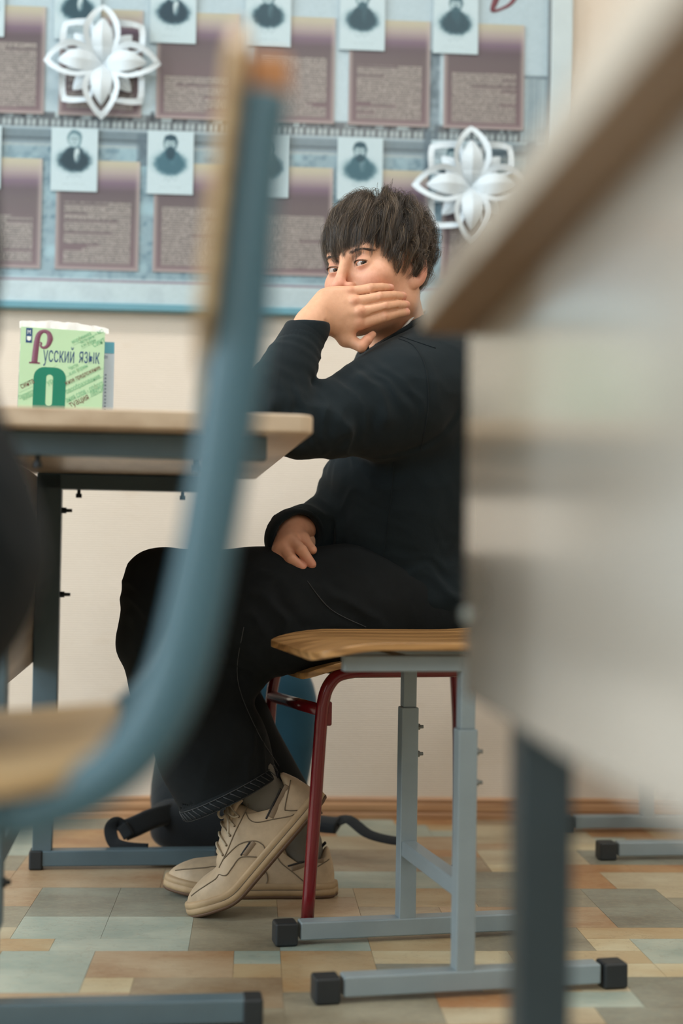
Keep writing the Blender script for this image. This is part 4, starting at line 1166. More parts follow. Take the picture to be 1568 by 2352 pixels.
def build_left_hand():
    wr = at(738, 716, 2.380); fo = at(694, 788, 2.362)
    V = Vol((-.12, 2.26, .93), (.125, 2.50, 1.09), 0.00125)
    chain(V, [fo, at(716, 748, 2.372), wr], [.0305, .0285, .0265], .01)
    mcp = [at(806, 671, 2.384), at(816, 694, 2.374), at(829, 717, 2.371), at(827, 743, 2.378)]
    pip = [at(852, 662, 2.377), at(872, 682, 2.374), at(884, 704, 2.373), at(884, 727, 2.377)]
    dip = [at(877, 660, 2.388), at(903, 679, 2.393), at(911, 700, 2.394), at(909, 720, 2.396)]
    tip = [at(897, 661, 2.403), at(925, 680, 2.417), at(932, 700, 2.420), at(932, 717, 2.419)]
    rr = [(.0090, .0082, .0074, .0064), (.0098, .0087, .0079, .0071), (.0100, .0088, .0080, .0072), (.0104, .0090, .0082, .0073)]
    for i in range(4):
        base = wr + (mcp[i] - wr) * .12 + Vector((0, 0, (.019, .007, -.005, -.013)[i]))
        V.add(RC_(base, mcp[i], .0150, .0104), .011)
    V.add(EL_((mcp[1] + wr) / 2 + Vector((-.006, .004, -.004)), (.034, .015, .036)), .012)
    for i in range(4):
        V.add(RC_(mcp[i], mcp[i] + (pip[i] - mcp[i]) * .3, rr[i][0], (rr[i][0] + rr[i][1]) / 2), .003)
        V.add(EL_(mcp[i] + Vector((-.002, -.0068, .001)), (.0076, .0068, .0068)), .004)
    # fingers stay separate: little blending between neighbours
    for i in range(4):
        V.add(RC_(mcp[i] + (pip[i] - mcp[i]) * .25, pip[i], (rr[i][0] + rr[i][1]) / 2, rr[i][1]), .0012)
        V.add(RC_(pip[i], dip[i], rr[i][1], rr[i][2]), .001); V.add(RC_(dip[i], tip[i], rr[i][2], rr[i][3]), .001)
        V.add(EL_(pip[i] + Vector((0, -.0018, 0)), (.0075, rr[i][1] * .95, rr[i][1] * .95)), .001)
    for i in (1, 2):                       # the dark gaps between the fingers
        c0, c1, c2 = [(u_[i] + u_[i + 1]) / 2 + Vector((0, -.0075, 0)) for u_ in (mcp, pip, dip)]
        c0 = c0 + (c1 - c0) * .42
        V.cut(RC_(c0, c1, .0010, .0022), .003); V.cut(RC_(c1, c2, .0022, .0020), .003)
    # thumb
    th = [at(766, 738, 2.392), at(794, 778, 2.388), at(829, 796, 2.376), at(843, 781, 2.378), at(856, 768, 2.386)]
    V.add(RC_(th[0], th[1], .0190, .0130), .014); V.add(RC_(th[1], th[2], .0116, .0096), .006)
    V.add(RC_(th[2], th[3], .0096, .0082), .002); V.add(RC_(th[3], th[4], .0082, .0058), .002)
    V.add(RC_(th[1], mcp[3] + Vector((-.012, 0, 0)), .0095, .0095), .010)
    # creases: between fingers at the knuckles, at the wrist
    for q, n in ((at(752, 752, 2.352), 0), (at(757, 744, 2.350), 1)):
        V.cut(RC_(q + Vector((-.003, -.002, .010)), q + Vector((.003, .012, -.012)), .0016, .0020), .005)
    P, Q = V.mesh(); P = relax(P, Q, 2, .4)
    c = np.tile(np.array([214, 163, 131.0]), (len(P), 1))
    def tint(ctr, r, col, amt):
        w = np.clip(1 - np.linalg.norm(P - np.array(ctr), axis=1) / r, 0, 1) * amt; c[:] = c * (1 - w[:, None]) + np.array(col, float) * w[:, None]
    for i in range(4):
        tint(mcp[i] + Vector((0, -.012, 0)), .014, (206, 134, 110), .40); tint(pip[i] + Vector((0, -.009, 0)), .010, (198, 134, 110), .35)
        tint(tip[i], .016, (206, 128, 112), .7); tint(tip[i] + Vector((-.001, -.0055, .0035)), .0052, (226, 178, 166), 1.2)
    tint(th[3], .03, (206, 134, 112), .6)
    g = vnoise(P * 170, 4) * 4 + vnoise(P * 650, 6) * 3
    return P, Q, c + g[:, None]

def build_right_hand():
    V = Vol((-.17, 2.33, .53), (.02, 2.52, .68), 0.0015)
    wr = at(672, 1218, 2.455); D = 2.41
    mcp = [at(668, 1242, 2.405), at(650, 1256, 2.400), at(640, 1272, 2.402), at(636, 1284, 2.410)]
    pip = [at(692, 1264, 2.380), at(668, 1284, 2.376), at(652, 1298, 2.380), at(644, 1304, 2.392)]
    tip = [at(715, 1296, 2.382), at(693, 1303, 2.378), at(670, 1312, 2.384), at(656, 1318, 2.396)]
    for i in range(4):
        V.add(RC_(wr, mcp[i], .021, .0125), .012); V.add(RC_(mcp[i], pip[i], .0118, .0098), .003)
        V.add(RC_(pip[i], tip[i], .0098, .0082), .002)
    V.add(RC_(at(694, 1238, 2.42), at(717, 1263, 2.400), .0110, .0080), .003); V.add(RC_(wr, at(694, 1238, 2.42), .018, .0110), .01)
    V.add(RC_(wr, at(730, 1195, 2.53), .024, .030), .01)
    P, Q = V.mesh(); P = relax(P, Q, 1, .4)
    c = np.tile(np.array([206, 152, 124.0]), (len(P), 1)); g = vnoise(P * 170, 8) * 4
    for i in range(4):
        w = np.clip(1 - np.linalg.norm(P - np.array(tip[i]), axis=1) / .02, 0, 1) * .6; c = c * (1 - w[:, None]) + np.array([206, 134, 116.]) * w[:, None]
    return P, Q, c + g[:, None]

# joints
J = dict(shN=at(992, 878, 2.46), shF=at(985, 870, 2.74), elN=at(582, 958, 2.315), hipN=at(985, 1398, 2.52), hipF=at(985, 1392, 2.70),
         knN=at(388, 1390, 2.42), knF=at(392, 1385, 2.66), hemN=at(532, 1838, 2.445), hemF=at(655, 1922, 2.60), chest=at(935, 960, 2.60), belly=at(890, 1225, 2.60), elF=at(850, 1190, 2.74), wrF=at(672, 1255, 2.455))

def build_inner():
    """torso and limbs under the clothes, slimmer than the cloth"""
    V = Vol((-.42, 2.22, .03), (.36, 2.86, 1.0), 0.008)
    V.add(EL_(J['chest'] + Vector((.015, 0, 0)), (.095, .140, .16))); V.add(EL_(J['belly'], (.095, .13, .15)), .05); V.add(EL_(at(955, 1385, 2.61), (.12, .14, .075)), .05)
    V.add(RC_((0.118, 2.560, 0.95), J['chest'], .055, .06), .03)
    for s in 'NF':
        V.add(RC_(J['chest'], J['sh' + s], .06, .045), .03)
        V.add(RC_(J['hip' + s], J['kn' + s], .075, .055), .03); q_ = J['kn' + s] + (J['hem' + s] - J['kn' + s]) * .8; V.add(RC_(J['kn' + s], q_, .055, .034), .02)
    V.add(RC_(J['shN'], J['elN'], .046, .034), .02); V.add(RC_(J['elN'], at(694, 788, 2.362), .034, .028), .01)
    V.add(RC_(J['shF'], J['elF'], .046, .036), .02); V.add(RC_(J['elF'], J['wrF'], .036, .024), .01)
    P, Q = V.mesh(); return P, Q, np.tile(np.array([220, 172, 144.0]), (len(P), 1))

def merge(parts):
    Ps, Qs, Cs, o = [], [], [], 0
    for P, Q, C in parts: Ps.append(P); Qs.append(Q + o); Cs.append(C); o += len(P)
    return np.concatenate(Ps), np.concatenate(Qs), np.concatenate(Cs)
def lin(c): return ((np.clip(c, 0, 255) / 255 + .055) / 1.055) ** 2.4

m, n, b = new_mat('skin'); a_ = n.N.new('ShaderNodeVertexColor'); a_.layer_name = 'Col'
n.L.new(a_.outputs[0], b.inputs['Base Color']); b.inputs['Roughness'].default_value = 0.48; b.inputs['Specular IOR Level'].default_value = 0.4
b.inputs['Subsurface Weight'].default_value = 0.18; b.inputs['Subsurface Radius'].default_value = (0.010, 0.004, 0.002); b.inputs['Subsurface Scale'].default_value = 0.5
n.bump(n.noise(n.coord('Object'), 900, 3), 0.12, 0.0006, b); M_SKIN = m
HEAD = build_head()
P, Q, C_ = merge([HEAD, build_left_hand(), build_right_hand(), build_inner()])
link_mesh('body', arr_mesh('body', P, Q, lin(C_)), M_SKIN, BOY, world=True, smooth=True)

# eyes
def eye_mesh(gaze):
    """sphere with iris and pupil coloured by the angle from the gaze"""
    g = np.array(gaze, float); g /= np.linalg.norm(g); r = .0123
    V, Fc = [], []; nu, nv = 40, 28
    up = np.array([0, 0, 1.0]); e1 = np.cross(up, g); e1 /= np.linalg.norm(e1); e2 = np.cross(g, e1)
    for i in range(nv + 1):
        th = math.pi * (i / nv) ** 1.25
        for j in range(nu):
            ph = 2 * math.pi * j / nu; k = r * (1.0 + (.05 if th < .42 else 0) * math.cos(th * 3.7) ** 2)
            V.append((g * math.cos(th) + (e1 * math.cos(ph) + e2 * math.sin(ph)) * math.sin(th)) * k)
    for i in range(nv):
        for j in range(nu): Fc.append((i * nu + j, i * nu + (j + 1) % nu, (i + 1) * nu + (j + 1) % nu, (i + 1) * nu + j))
    V = np.array(V); ang = np.arccos(np.clip((V @ g) / np.linalg.norm(V, axis=1), -1, 1))
    c = np.tile(np.array([188, 174, 166.0]), (len(V), 1)); c[ang < .54] = (38, 26, 20); c[ang < .48] = (66, 46, 34); c[ang < .22] = (14, 10, 9)
    return V, np.array(Fc), c
M_EYE = print_mat('wet eye', 0.06)
camL = to_head((0, 0, CAM_Z))
for s in (-1, 1):
    ec = np.array([s * .0315, -.0755, 0.0])
    V, Fc, c = eye_mesh(camL - ec)
    link_mesh('eye', arr_mesh('eye', from_head(V + ec), Fc, lin(c)), M_EYE, BOY, world=True, smooth=True)

# hair -------------------------------------------------------------
m, n, b = new_mat('dark brown hair'); a_ = n.N.new('ShaderNodeVertexColor'); a_.layer_name = 'Col'
n.L.new(a_.outputs[0], b.inputs['Base Color']); b.inputs['Roughness'].default_value = 0.32; b.inputs['Specular IOR Level'].default_value = 0.7; M_HAIR = m
def strands(paths, rad, cols):
    """three-sided tapering hairs from an (n, k, 3) array"""
    n_, k, _ = paths.shape
    T = np.gradient(paths, axis=1); T /= np.linalg.norm(T, axis=2, keepdims=True) + 1e-9
    ref = rng.normal(size=(n_, 1, 3)); A = np.cross(T, ref); A /= np.linalg.norm(A, axis=2, keepdims=True) + 1e-9; B = np.cross(T, A)
    tp = np.linspace(1, .12, k)[None, :, None] * np.asarray(rad).reshape(-1, 1, 1)
    ring = [paths + (A * math.cos(t) + B * math.sin(t)) * tp for t in (0, 2.094, 4.189)]
    V = np.stack(ring, 2).reshape(-1, 3)
    base = (np.arange(n_) * k * 3)[:, None, None] + (np.arange(k - 1) * 3)[None, :, None]
    F_ = []
    for j in range(3):
        j2 = (j + 1) % 3
        F_.append(np.stack([base[..., 0] + j, base[..., 0] + j2, base[..., 0] + 3 + j2, base[..., 0] + 3 + j], -1).reshape(-1, 4))
    return V, np.concatenate(F_), np.repeat(cols, k * 3, axis=0)
SK_C = np.array([0, .010, .036]); SK_R = np.array([.0750, .088, .084])
def hair_guides(n_g, seed, az_max=9.0):
    r = np.random.default_rng(seed); G = []; L = []
    crown = np.array([.005, .045, .113])
    while len(G) < n_g:
        d = r.normal(size=3); d /= np.linalg.norm(d); p = SK_C + d * SK_R
        x, y, z = p; az = math.atan2(abs(x), -y)                 # 0 at the front, pi at the back
        lim = np.interp(az, [0, .5, .95, 1.35, 1.75, 2.2, 3.2], [.078, .070, .048, -.010, -.012, -.050, -.060])
        if z < lim or az > az_max: continue
        front = max(0, 1 - az / 1.25)
        ln = np.interp(az, [0, .6, 1.2, 1.6, 2.2, 3.2], [.080, .083, .080, .052, .040, .054]) * (1 + .3 * max(0, (z - .06) / .06)) * (r.uniform(.72, 1.12) if az > .8 else r.uniform(.66, 1.30))
        lay = r.uniform(.003, .017) * (0.5 + .5 * min(1, max(0, (z + .02) / .10)))
        if 1.15 < az < 2.3: lay = max(lay, r.uniform(.011, .024))
        nrm = d / SK_R; nrm /= np.linalg.norm(nrm)
        flow = p - crown; flow -= nrm * (flow @ nrm); flow /= np.linalg.norm(flow) + 1e-6
        swirl = np.cross(nrm, flow); flow = flow + swirl * (.25 + r.normal() * .25); flow /= np.linalg.norm(flow)
        v = nrm * .55 + flow * .9 + r.normal(size=3) * .22; v /= np.linalg.norm(v)
        path = [p - nrm * .002]; K = 11; sgm = ln / K; q = p.copy(); wig = r.normal(size=3) * .20; wf = r.uniform(4, 9)
        for i in range(K):
            t = i / K
            nn = (q - SK_C) / SK_R ** 2; nn /= np.linalg.norm(nn)
            fl = q - crown; fl -= nn * (fl @ nn); fl /= np.linalg.norm(fl) + 1e-6
            v = v + fl * .28 + np.array([0, 0, -1]) * (.16 + .28 * t) + wig * math.sin(wf * t + lay * 900) + np.array([-.10, 0, 0]) * front
            v /= np.linalg.norm(v); q = q + v * sgm
            rel = (q - SK_C) / (SK_R + lay * (1 - .35 * t)); m_ = np.linalg.norm(rel)
            if m_ < 1: q = SK_C + rel / m_ * (SK_R + lay * (1 - .35 * t))
            elif m_ > 1.05: q = SK_C + rel / m_ * 1.05 * (SK_R + lay * (1 - .35 * t))
            # keep clear of the forehead, temples and cheeks
            path.append(q.copy())
        G.append(path)
    return np.array(G)
G = np.concatenate([hair_guides(560, 11), hair_guides(130, 12, .75)])
HS, HC, HRAD = [], [], []
for g in G:
    n_s = 30
    K = g.shape[0]; t = np.linspace(0, 1, K)[None, :, None]
    off = rng.normal(size=(n_s, 1, 3)) * .0046; off2 = rng.normal(size=(n_s, 1, 3)) * .0016
    fr = rng.normal(size=(n_s, 1, 3)) * .0016 * np.sin(t * 9 + rng.uniform(0, 6, (n_s, 1, 1)))
    S_ = g[None] + off * (1 - .88 * t) + off2 * t * t + fr * t
    HS.append(S_)
    tone = rng.uniform(.55, 1.45); base = np.array([64, 53, 43.0]) * tone
    col = np.tile(base, (n_s, 1)) + rng.normal(size=(n_s, 1)) * 7
    lit = rng.uniform(size=n_s) < .16; col[lit] = (122, 102, 78)  # scattered lighter hairs: highlights painted into the strand colour
    HC.append(col); HRAD.append(rng.uniform(.00016, .00032, n_s))
HS = np.concatenate(HS); HC = np.concatenate(HC); HRAD = np.concatenate(HRAD)
# loose flyaway hairs on top
fy = hair_guides(90, 5); nn = (fy - SK_C) / SK_R; nn /= np.linalg.norm(nn, axis=2, keepdims=True)
fy = fy + nn * (np.linspace(0, 1, fy.shape[1])[None, :, None] ** 1.5) * rng.uniform(.001, .007, (90, 1, 1))
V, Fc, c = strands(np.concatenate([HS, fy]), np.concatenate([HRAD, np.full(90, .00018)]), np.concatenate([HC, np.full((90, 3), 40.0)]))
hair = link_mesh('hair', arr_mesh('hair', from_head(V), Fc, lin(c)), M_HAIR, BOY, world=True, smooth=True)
# scalp cap under the strands
def scalp():
    Vv = Vol((-.10, -.11, -.09), (.10, .14, .15), .003)
    Vv.add(EL_(SK_C + np.array([0, .002, .002]), SK_R + .004)); 
    Vv.cut(HS_((0, -.06, .064), (0, -.60, -.80), (-.1, -.11, -.09), (.1, .14, .15)))
    Vv.cut(HS_((0, .03, -.035), (0, -.55, -.84), (-.1, -.11, -.09), (.1, .14, .15)))
    P, Q = Vv.mesh(); return P, Q
P, Q = scalp(); link_mesh('scalp_hair', arr_mesh('scalp_hair', from_head(P), Q, lin(np.tile(np.array([34, 28, 24.0]), (len(P), 1)))), M_HAIR, hair, world=True, smooth=True)

# eyebrows and lashes lie on the face: one mesh for each eye
from mathutils.bvhtree import BVHTree
HP, HQ, HC_ = HEAD
head_bvh = BVHTree.FromPolygons([Vector(p) for p in to_head(HP)], [tuple(map(int, q)) for q in HQ])
def face_at(x, z, off=0.0):
    h_ = head_bvh.ray_cast(Vector((x, -.2, z)), Vector((0, 1, 0)), .3)
    return np.array(h_[0] + h_[1] * off) if h_[0] is not None else np.array([x, -.09, z])
for s in (-1, 1):
    out = []
    for i in range(230):
        u = rng.uniform(0, 1); x = .0115 + .037 * u; z = .0178 + .0048 * math.sin(u * 2.6) - .0020 * u + rng.normal() * .0015 * (1 - .5 * u)
        L_ = rng.uniform(.004, .0075); dx, dz = .9, .30 - .60 * u + rng.normal() * .15
        out.append([face_at(s * (x + dx * L_ * t), z + dz * L_ * t, .0006 + .0006 * math.sin(t * 3)) for t in np.linspace(0, 1, 4)])
    out = np.array(out); V, Fc, c = strands(out, np.full(len(out), .00019), np.tile(np.array([58, 44, 36.0]), (len(out), 1)))
    link_mesh('eyebrow', arr_mesh('eyebrow', from_head(V), Fc, lin(c)), M_HAIR, BOY, world=True)
    out = []
    for i in range(70):
        u = -1 + 2 * i / 69; x = s * .0315 + u * .0132; z = -.0018 + .0034 * math.sqrt(max(0, 1 - u * u))
        b0 = face_at(x, z + .0009, .0002); d_ = np.array([u * .35, -.75, .10]); d_ /= np.linalg.norm(d_)
        out.append([b0 + d_ * .0034 * t + np.array([0, 0, .0014]) * t * t for t in np.linspace(0, 1, 4)])
    out = np.array(out); V, Fc, c = strands(out, np.full(len(out), .00030), np.tile(np.array([36, 26, 22.0]), (len(out), 1)))
    link_mesh('eyelashes', arr_mesh('eyelashes', from_head(V), Fc, lin(c)), M_HAIR, BOY, world=True)

# clothes ------------------------------------------------------------
def cloth_mat(name, rgb, rough=.85, sheen=.0, bscale=700, wear=None, bump=.25):
    m, n, b = new_mat(name); o = n.coord('Object')
    f = n.noise(o, 9, 5); c = srgb(*rgb); col = n.ramp(f, [(.3, tuple(x * .86 for x in c)), (.7, tuple(x * 1.14 for x in c))])
    if wear: col = n.mix(n.math('MULTIPLY', n.math('SUBTRACT', n.noise(o, 26, 6, .7), .52, clamp=True), 1.2), col, srgb(*wear))
    n.L.new(col, b.inputs['Base Color']); b.inputs['Roughness'].default_value = rough; b.inputs['Specular IOR Level'].default_value = .25
    b.inputs['Sheen Weight'].default_value = sheen; b.inputs['Sheen Roughness'].default_value = .5
    n.bump(n.math('ADD', n.math('MULTIPLY', n.noise(o, bscale, 3), .6), n.noise(o, 120, 2)), bump, .0008, b)
    return m
M_SWEAT = cloth_mat('dark teal black sweatshirt', (17, 28, 33), .92, .06); M_RIB = cloth_mat('ribbed cuff cloth', (15, 25, 30), .92, .06, 1200)
M_JEAN = cloth_mat('black washed denim', (17, 22, 25), .88, .0, 900, (31, 37, 41)); M_STITCH = mat('worn denim seam', (56, 58, 60), .8, var=.3, vscale=60)
M_WHITE = mat('white undershirt', (214, 214, 212), .8, var=.03); M_SOCK = cloth_mat('grey sock', (112, 108, 100), .9, .1, 500)

def folds(P, N, spec):
    """adds cloth folds: (a, b, reach, amplitude, wavelength, direction, seed)"""
    out = P.copy()
    for a, b, reach, amp, wl, dr, seed in spec:
        d, t = segdist(P, a, b); w = np.clip(1 - d / reach, 0, 1); w = w * w * (3 - 2 * w)
        dr = np.array(dr, float); dr /= np.linalg.norm(dr)
        warp = vnoise(P * 14, seed) * .9 + vnoise(P * 34, seed + 1) * .35
        ph = (P @ dr) / wl + warp
        r_ = 1 - np.abs(2 * (ph - np.floor(ph)) - 1); r_ = r_ ** 1.6
        msk = .55 + .45 * vnoise(P * 9, seed + 2)
        out += N * (amp * w * msk * (r_ - .45))[:, None]
    return out

CUFF = at(702, 763, 2.362); CDIR = (at(735, 705, 2.38) - at(690, 790, 2.358)).normalized()
def build_sweatshirt():
    V = Vol((-.24, 2.17, .40), (.40, 2.92, 1.03), .0042)
    V.add(EL_(J['chest'] + Vector((.03, 0, 0)), (.148, .195, .205)))
    V.add(EL_(J['belly'] + Vector((.022, 0, .02)), (.158, .180, .200)), .08)
    V.add(EL_(at(965, 1375, 2.61), (.180, .190, .075)), .06)
    V.add(RC_(J['chest'] + Vector((.04, 0, .07)), (0.125, 2.575, 0.955), .10, .066), .05)
    shm = [(J['shN'], .083), (at(925, 912, 2.425), .084), (at(850, 940, 2.395), .076), (at(760, 964, 2.355), .060), (at(690, 976, 2.330), .052), (J['elN'], .049)]
    for i in range(5): V.add(RC_(shm[i][0], shm[i + 1][0], shm[i][1], shm[i + 1][1]), .05 if i < 2 else .02)
    V.add(RC_(J['chest'] + Vector((.03, 0, .05)), J['shN'], .09, .078), .03); V.add(RC_(J['chest'] + Vector((.02, 0, .06)), J['shF'], .09, .080), .04)
    fa = [(J['elN'], .049), (at(630, 895, 2.322), .046), (at(664, 845, 2.340), .043), (at(682, 808, 2.350), .040)]
    for i in range(3): V.add(RC_(fa[i][0], fa[i + 1][0], fa[i][1], fa[i + 1][1]), .012)
    V.add(RC_(at(684, 802, 2.352), CUFF + CDIR * .01, .0360, .0365), .004)
    # far arm resting in the lap
    V.add(RC_(J['shF'], J['elF'], .078, .060), .04)
    cf = at(676, 1236, 2.452); fd = Vector((.50, -.78, -.30)).normalized()
    V.add(RC_(J['elF'], cf + Vector((.055, .085, .020)), .060, .054), .03); V.add(RC_(cf + Vector((.055, .085, .020)), cf, .054, .052), .02)
    # folds carried by real volume
    for (p, q, r) in ((at(745, 893, 2.33), at(800, 935, 2.315), .012), (at(705, 940, 2.30), at(790, 985, 2.30), .012), (at(640, 905, 2.285), at(700, 895, 2.30), .010), (at(636, 930, 2.275), at(690, 915, 2.29), .009),
                      (at(622, 868, 2.30), at(690, 872, 2.305), .010), (at(628, 838, 2.31), at(700, 846, 2.318), .010), (at(640, 808, 2.325), at(706, 822, 2.33), .008),
                      (at(790, 870, 2.355), at(850, 830, 2.385), .012), (at(830, 880, 2.33), at(880, 960, 2.325), .010)):
        V.add(RC_(p, q, r, r * .6), .022)
    # trim the cuffs, the collar and the hem
    c1 = CUFF - CDIR * .044
    V.cut(HS_(c1, CDIR, at(640, 700, 2.30) - Vector((.05, .02, .0)), Vector(at(745, 740, 2.46)) + Vector((.01, .02, .06))))
    c0 = cf + fd * .012
    V.cut(HS_(c0, fd, c0 - Vector((.075, .09, .075)), c0 + Vector((.045, .03, .03))))
    V.cut(RC_(c0 - fd * .020, c0 + fd * .05, .043, .044), .004)
    V.cut(RC_((0.100, 2.555, 0.965), (0.075, 2.545, 1.06), .064, .085), .006)
    P, Q = V.mesh(); P = relax(P, Q, 2, .5); N = normals(P, Q)
    sp = [(J['elN'], at(700, 960, 2.30), .10, .010, .022, (1, 0, .5), 20), (at(620, 905, 2.31), at(680, 810, 2.35), .07, .010, .020, (.35, 0, 1), 21),
          (at(760, 960, 2.33), at(900, 920, 2.36), .11, .009, .034, (.7, .2, .6), 22), (J['belly'] + Vector((-.06, -.1, .08)), at(900, 1330, 2.45), .24, .007, .055, (.35, .1, 1), 23),
          (at(760, 1330, 2.42), at(1040, 1420, 2.42), .12, .009, .045, (.55, .2, 1), 24), (J['elF'], cf, .09, .006, .024, (1, .5, -.2), 25), (J['chest'] + Vector((.03, -.16, 0)), at(1000, 1200, 2.42), .2, .005, .06, (.2, .3, 1), 27)]
    P2 = folds(P, N, sp)
    return P2, Q, c0, fd
P, Q, c0, fd = build_sweatshirt()
SW = link_mesh('sweatshirt', arr_mesh('sweatshirt', P, Q), M_SWEAT, BOY, world=True, smooth=True)
def ring(c, ax, r, n=36, ry=None, e=None):
    ax = Vector(ax).normalized(); e1 = (Vector(e) if e else Vector((0, 1, 0))); e1 = (e1 - ax * e1.dot(ax)).normalized(); e2 = ax.cross(e1); ry = ry or r
    return [Vector(c) + e1 * (r * math.cos(2 * math.pi * i / n)) + e2 * (ry * math.sin(2 * math.pi * i / n)) for i in range(n)]
# ribbed cuff, armhole seam, collar
def shell(name, rings, m_, parent):
    n_ = len(rings[0]); V = [p for r in rings for p in r]; Fc = []
    for k in range(len(rings) - 1):
        for i in range(n_): Fc.append((k * n_ + i, k * n_ + (i + 1) % n_, (k + 1) * n_ + (i + 1) % n_, (k + 1) * n_ + i))
    me = arr_mesh(name, V, Fc); b = bmesh.new(); b.from_mesh(me); bmesh.ops.recalc_face_normals(b, faces=b.faces); b.to_mesh(me); b.free()
    return link_mesh(name, me, m_, parent, world=True, smooth=True)
def band(name, c, ax, prof, m_, parent, sq=1.0, e=None, n=72, rib=0.0):
    rs = []
    for k, (d_, r) in enumerate(prof):
        R_ = ring(Vector(c) + ax * d_, ax, r, n, r * sq, e)
        if rib and 0 < k < len(prof) - 2: R_ = [p + (p - (Vector(c) + ax * d_)).normalized() * (rib * (i % 2)) for i, p in enumerate(R_)]
        rs.append(R_)
    return shell(name, rs, m_, parent)
band('cuff', CUFF, CDIR, [(-.050, .030), (-.0485, .0365), (-.046, .0385), (-.030, .0375), (-.012, .0362), (-.004, .0362), (-.001, .0350), (0, .0335), (-.003, .0322), (-.03, .0315)], M_RIB, SW, rib=.0004)
tube_obj('cuff_seam', ring(CUFF - CDIR * .047, CDIR, .0390), .0014, M_RIB, SW, 6, world=True, closed=True)
band('cuff', c0, fd, [(-.030, .049), (-.012, .0535), (-.002, .0535), (.001, .0515), (0, .0480), (-.006, .0455), (-.03, .040), (-.032, .002)], M_RIB, SW)
nk = [at(893, 786, 2.445), at(925, 760, 2.452), at(952, 738, 2.480), at(972, 727, 2.54), at(965, 735, 2.60), at(925, 765, 2.64), at(880, 800, 2.63), at(850, 822, 2.57), at(850, 822, 2.50), at(868, 806, 2.455)]
nkc = catmull(nk + [nk[0]], 5)[:-1]
tube_obj('collar', nkc, 0, M_RIB, SW, world=True, closed=True, prof=rrect(.0042, .0110, .004, 3), up=(0, .3, 1))
cen = sum(nkc, Vector()) / len(nkc)
tube_obj('undershirt_collar', [cen + (p - cen) * .93 + Vector((0, 0, -.008 + .021 * min(1, max(0, (p.x - .082) / .035)))) for p in nkc], 0, M_WHITE, BOY, world=True, closed=True, prof=rrect(.0022, .0080, .002, 3), up=(0, .3, 1))

def build_jeans():
    V = Vol((-.42, 2.24, .10), (.36, 2.86, .68), .0042)
    V.add(EL_(at(965, 1395, 2.61), (.155, .170, .085)))
    for s, th in (('N', [(at(985, 1398, 2.52), .092), (at(800, 1398, 2.47), .105), (at(600, 1405, 2.43), .104), (at(395, 1362, 2.42), .076)]), ('F', [(at(985, 1392, 2.70), .090), (at(700, 1392, 2.68), .100), (J['knF'], .084)])):
        for i in range(len(th) - 1): V.add(RC_(th[i][0], th[i + 1][0], th[i][1], th[i + 1][1]), .03)
    V.add(RC_(at(345, 1325, 2.42), at(337, 1478, 2.42), .040, .045), .03); V.add(RC_(at(337, 1478, 2.42), at(425, 1560, 2.43), .045, .080), .03)
    sh = [(at(400, 1400, 2.42), .076), (at(425, 1560, 2.43), .088), (at(488, 1720, 2.44), .090), (J['hemN'], .088)]
    e = (sh[3][0] - sh[2][0]).normalized()
    for i in range(3): V.add(RC_(sh[i][0], sh[i + 1][0], sh[i][1], sh[i + 1][1]), .025)
    V.add(RC_(at(560, 1555, 2.43), at(480, 1480, 2.43), .035, .06), .03)
    sf = [(J['knF'], .082), (at(520, 1660, 2.63), .076), (J['hemF'], .080)]
    for i in range(2): V.add(RC_(sf[i][0], sf[i + 1][0], sf[i][1], sf[i + 1][1]), .02)
    # trim at the hems and hollow the leg ends
    hn = Vector((-.20, .05, -.45)); hn = (at(645, 1778, 2.44) - at(422, 1886, 2.44)); hn = Vector((hn.z, 0, -hn.x)).normalized()
    hp = at(532, 1832, 2.44); V.cut(HS_(hp, hn, hp - Vector((.17, .14, .17)), hp + Vector((.17, .10, .10))))
    V.cut(RC_(hp - hn * .045, hp + hn * .06, .080, .086))
    fn = (sf[2][0] - sf[1][0]).normalized(); fn = (fn + Vector((.25, 0, -.3))).normalized(); V.cut(HS_(sf[2][0], fn, sf[2][0] - Vector((.14, .075, .14)), sf[2][0] + Vector((.14, .14, .1))))
    V.cut(RC_(sf[2][0] - fn * .03, sf[2][0] + fn * .06, .070, .072))
    P, Q = V.mesh(); P = relax(P, Q, 2, .5); N = normals(P, Q)
    sp = [(at(480, 1480, 2.35), at(590, 1560, 2.35), .12, .008, .035, (.6, 0, 1), 40), (at(600, 1400, 2.33), at(850, 1400, 2.36), .13, .006, .06, (.5, .1, 1), 41), (at(420, 1600, 2.35), at(560, 1780, 2.36), .13, .006, .055, (1, .1, -.25), 42), (at(300, 1350, 2.38), at(310, 1450, 2.38), .08, .005, .04, (.4, .3, 1), 43)]
    ok = ((P - np.array(hp)) @ np.array(hn)) < -.012
    P2 = folds(P, N, sp); P2[~ok] = P[~ok]
    return P2, Q, hp, hn
P, Q, hp, hn = build_jeans()
JE = link_mesh('jeans', arr_mesh('jeans', P, Q), M_JEAN, BOY, world=True, smooth=True)
from mathutils.bvhtree import BVHTree
def on_cloth(ob, pts, off=.0006):
    """points of a seam laid on the cloth where the photograph shows it"""
    M = ob.matrix_world if ob.parent is None else ob.parent.matrix_basis @ ob.matrix_basis
    bv = BVHTree.FromPolygons([M @ v.co for v in ob.data.vertices], [p.vertices[:] for p in ob.data.polygons]); out = []
    eye_ = Vector((0, 0, CAM_Z))
    for p in catmull([Vector((x, y, 0)) for x, y in pts], 6):
        d_ = (at(p.x, p.y, 1) - eye_).normalized(); h_ = bv.ray_cast(eye_ + d_ * 2.0, d_, 1.2)
        if h_[0] is not None: out.append(h_[0] + h_[1] * off)
    return out
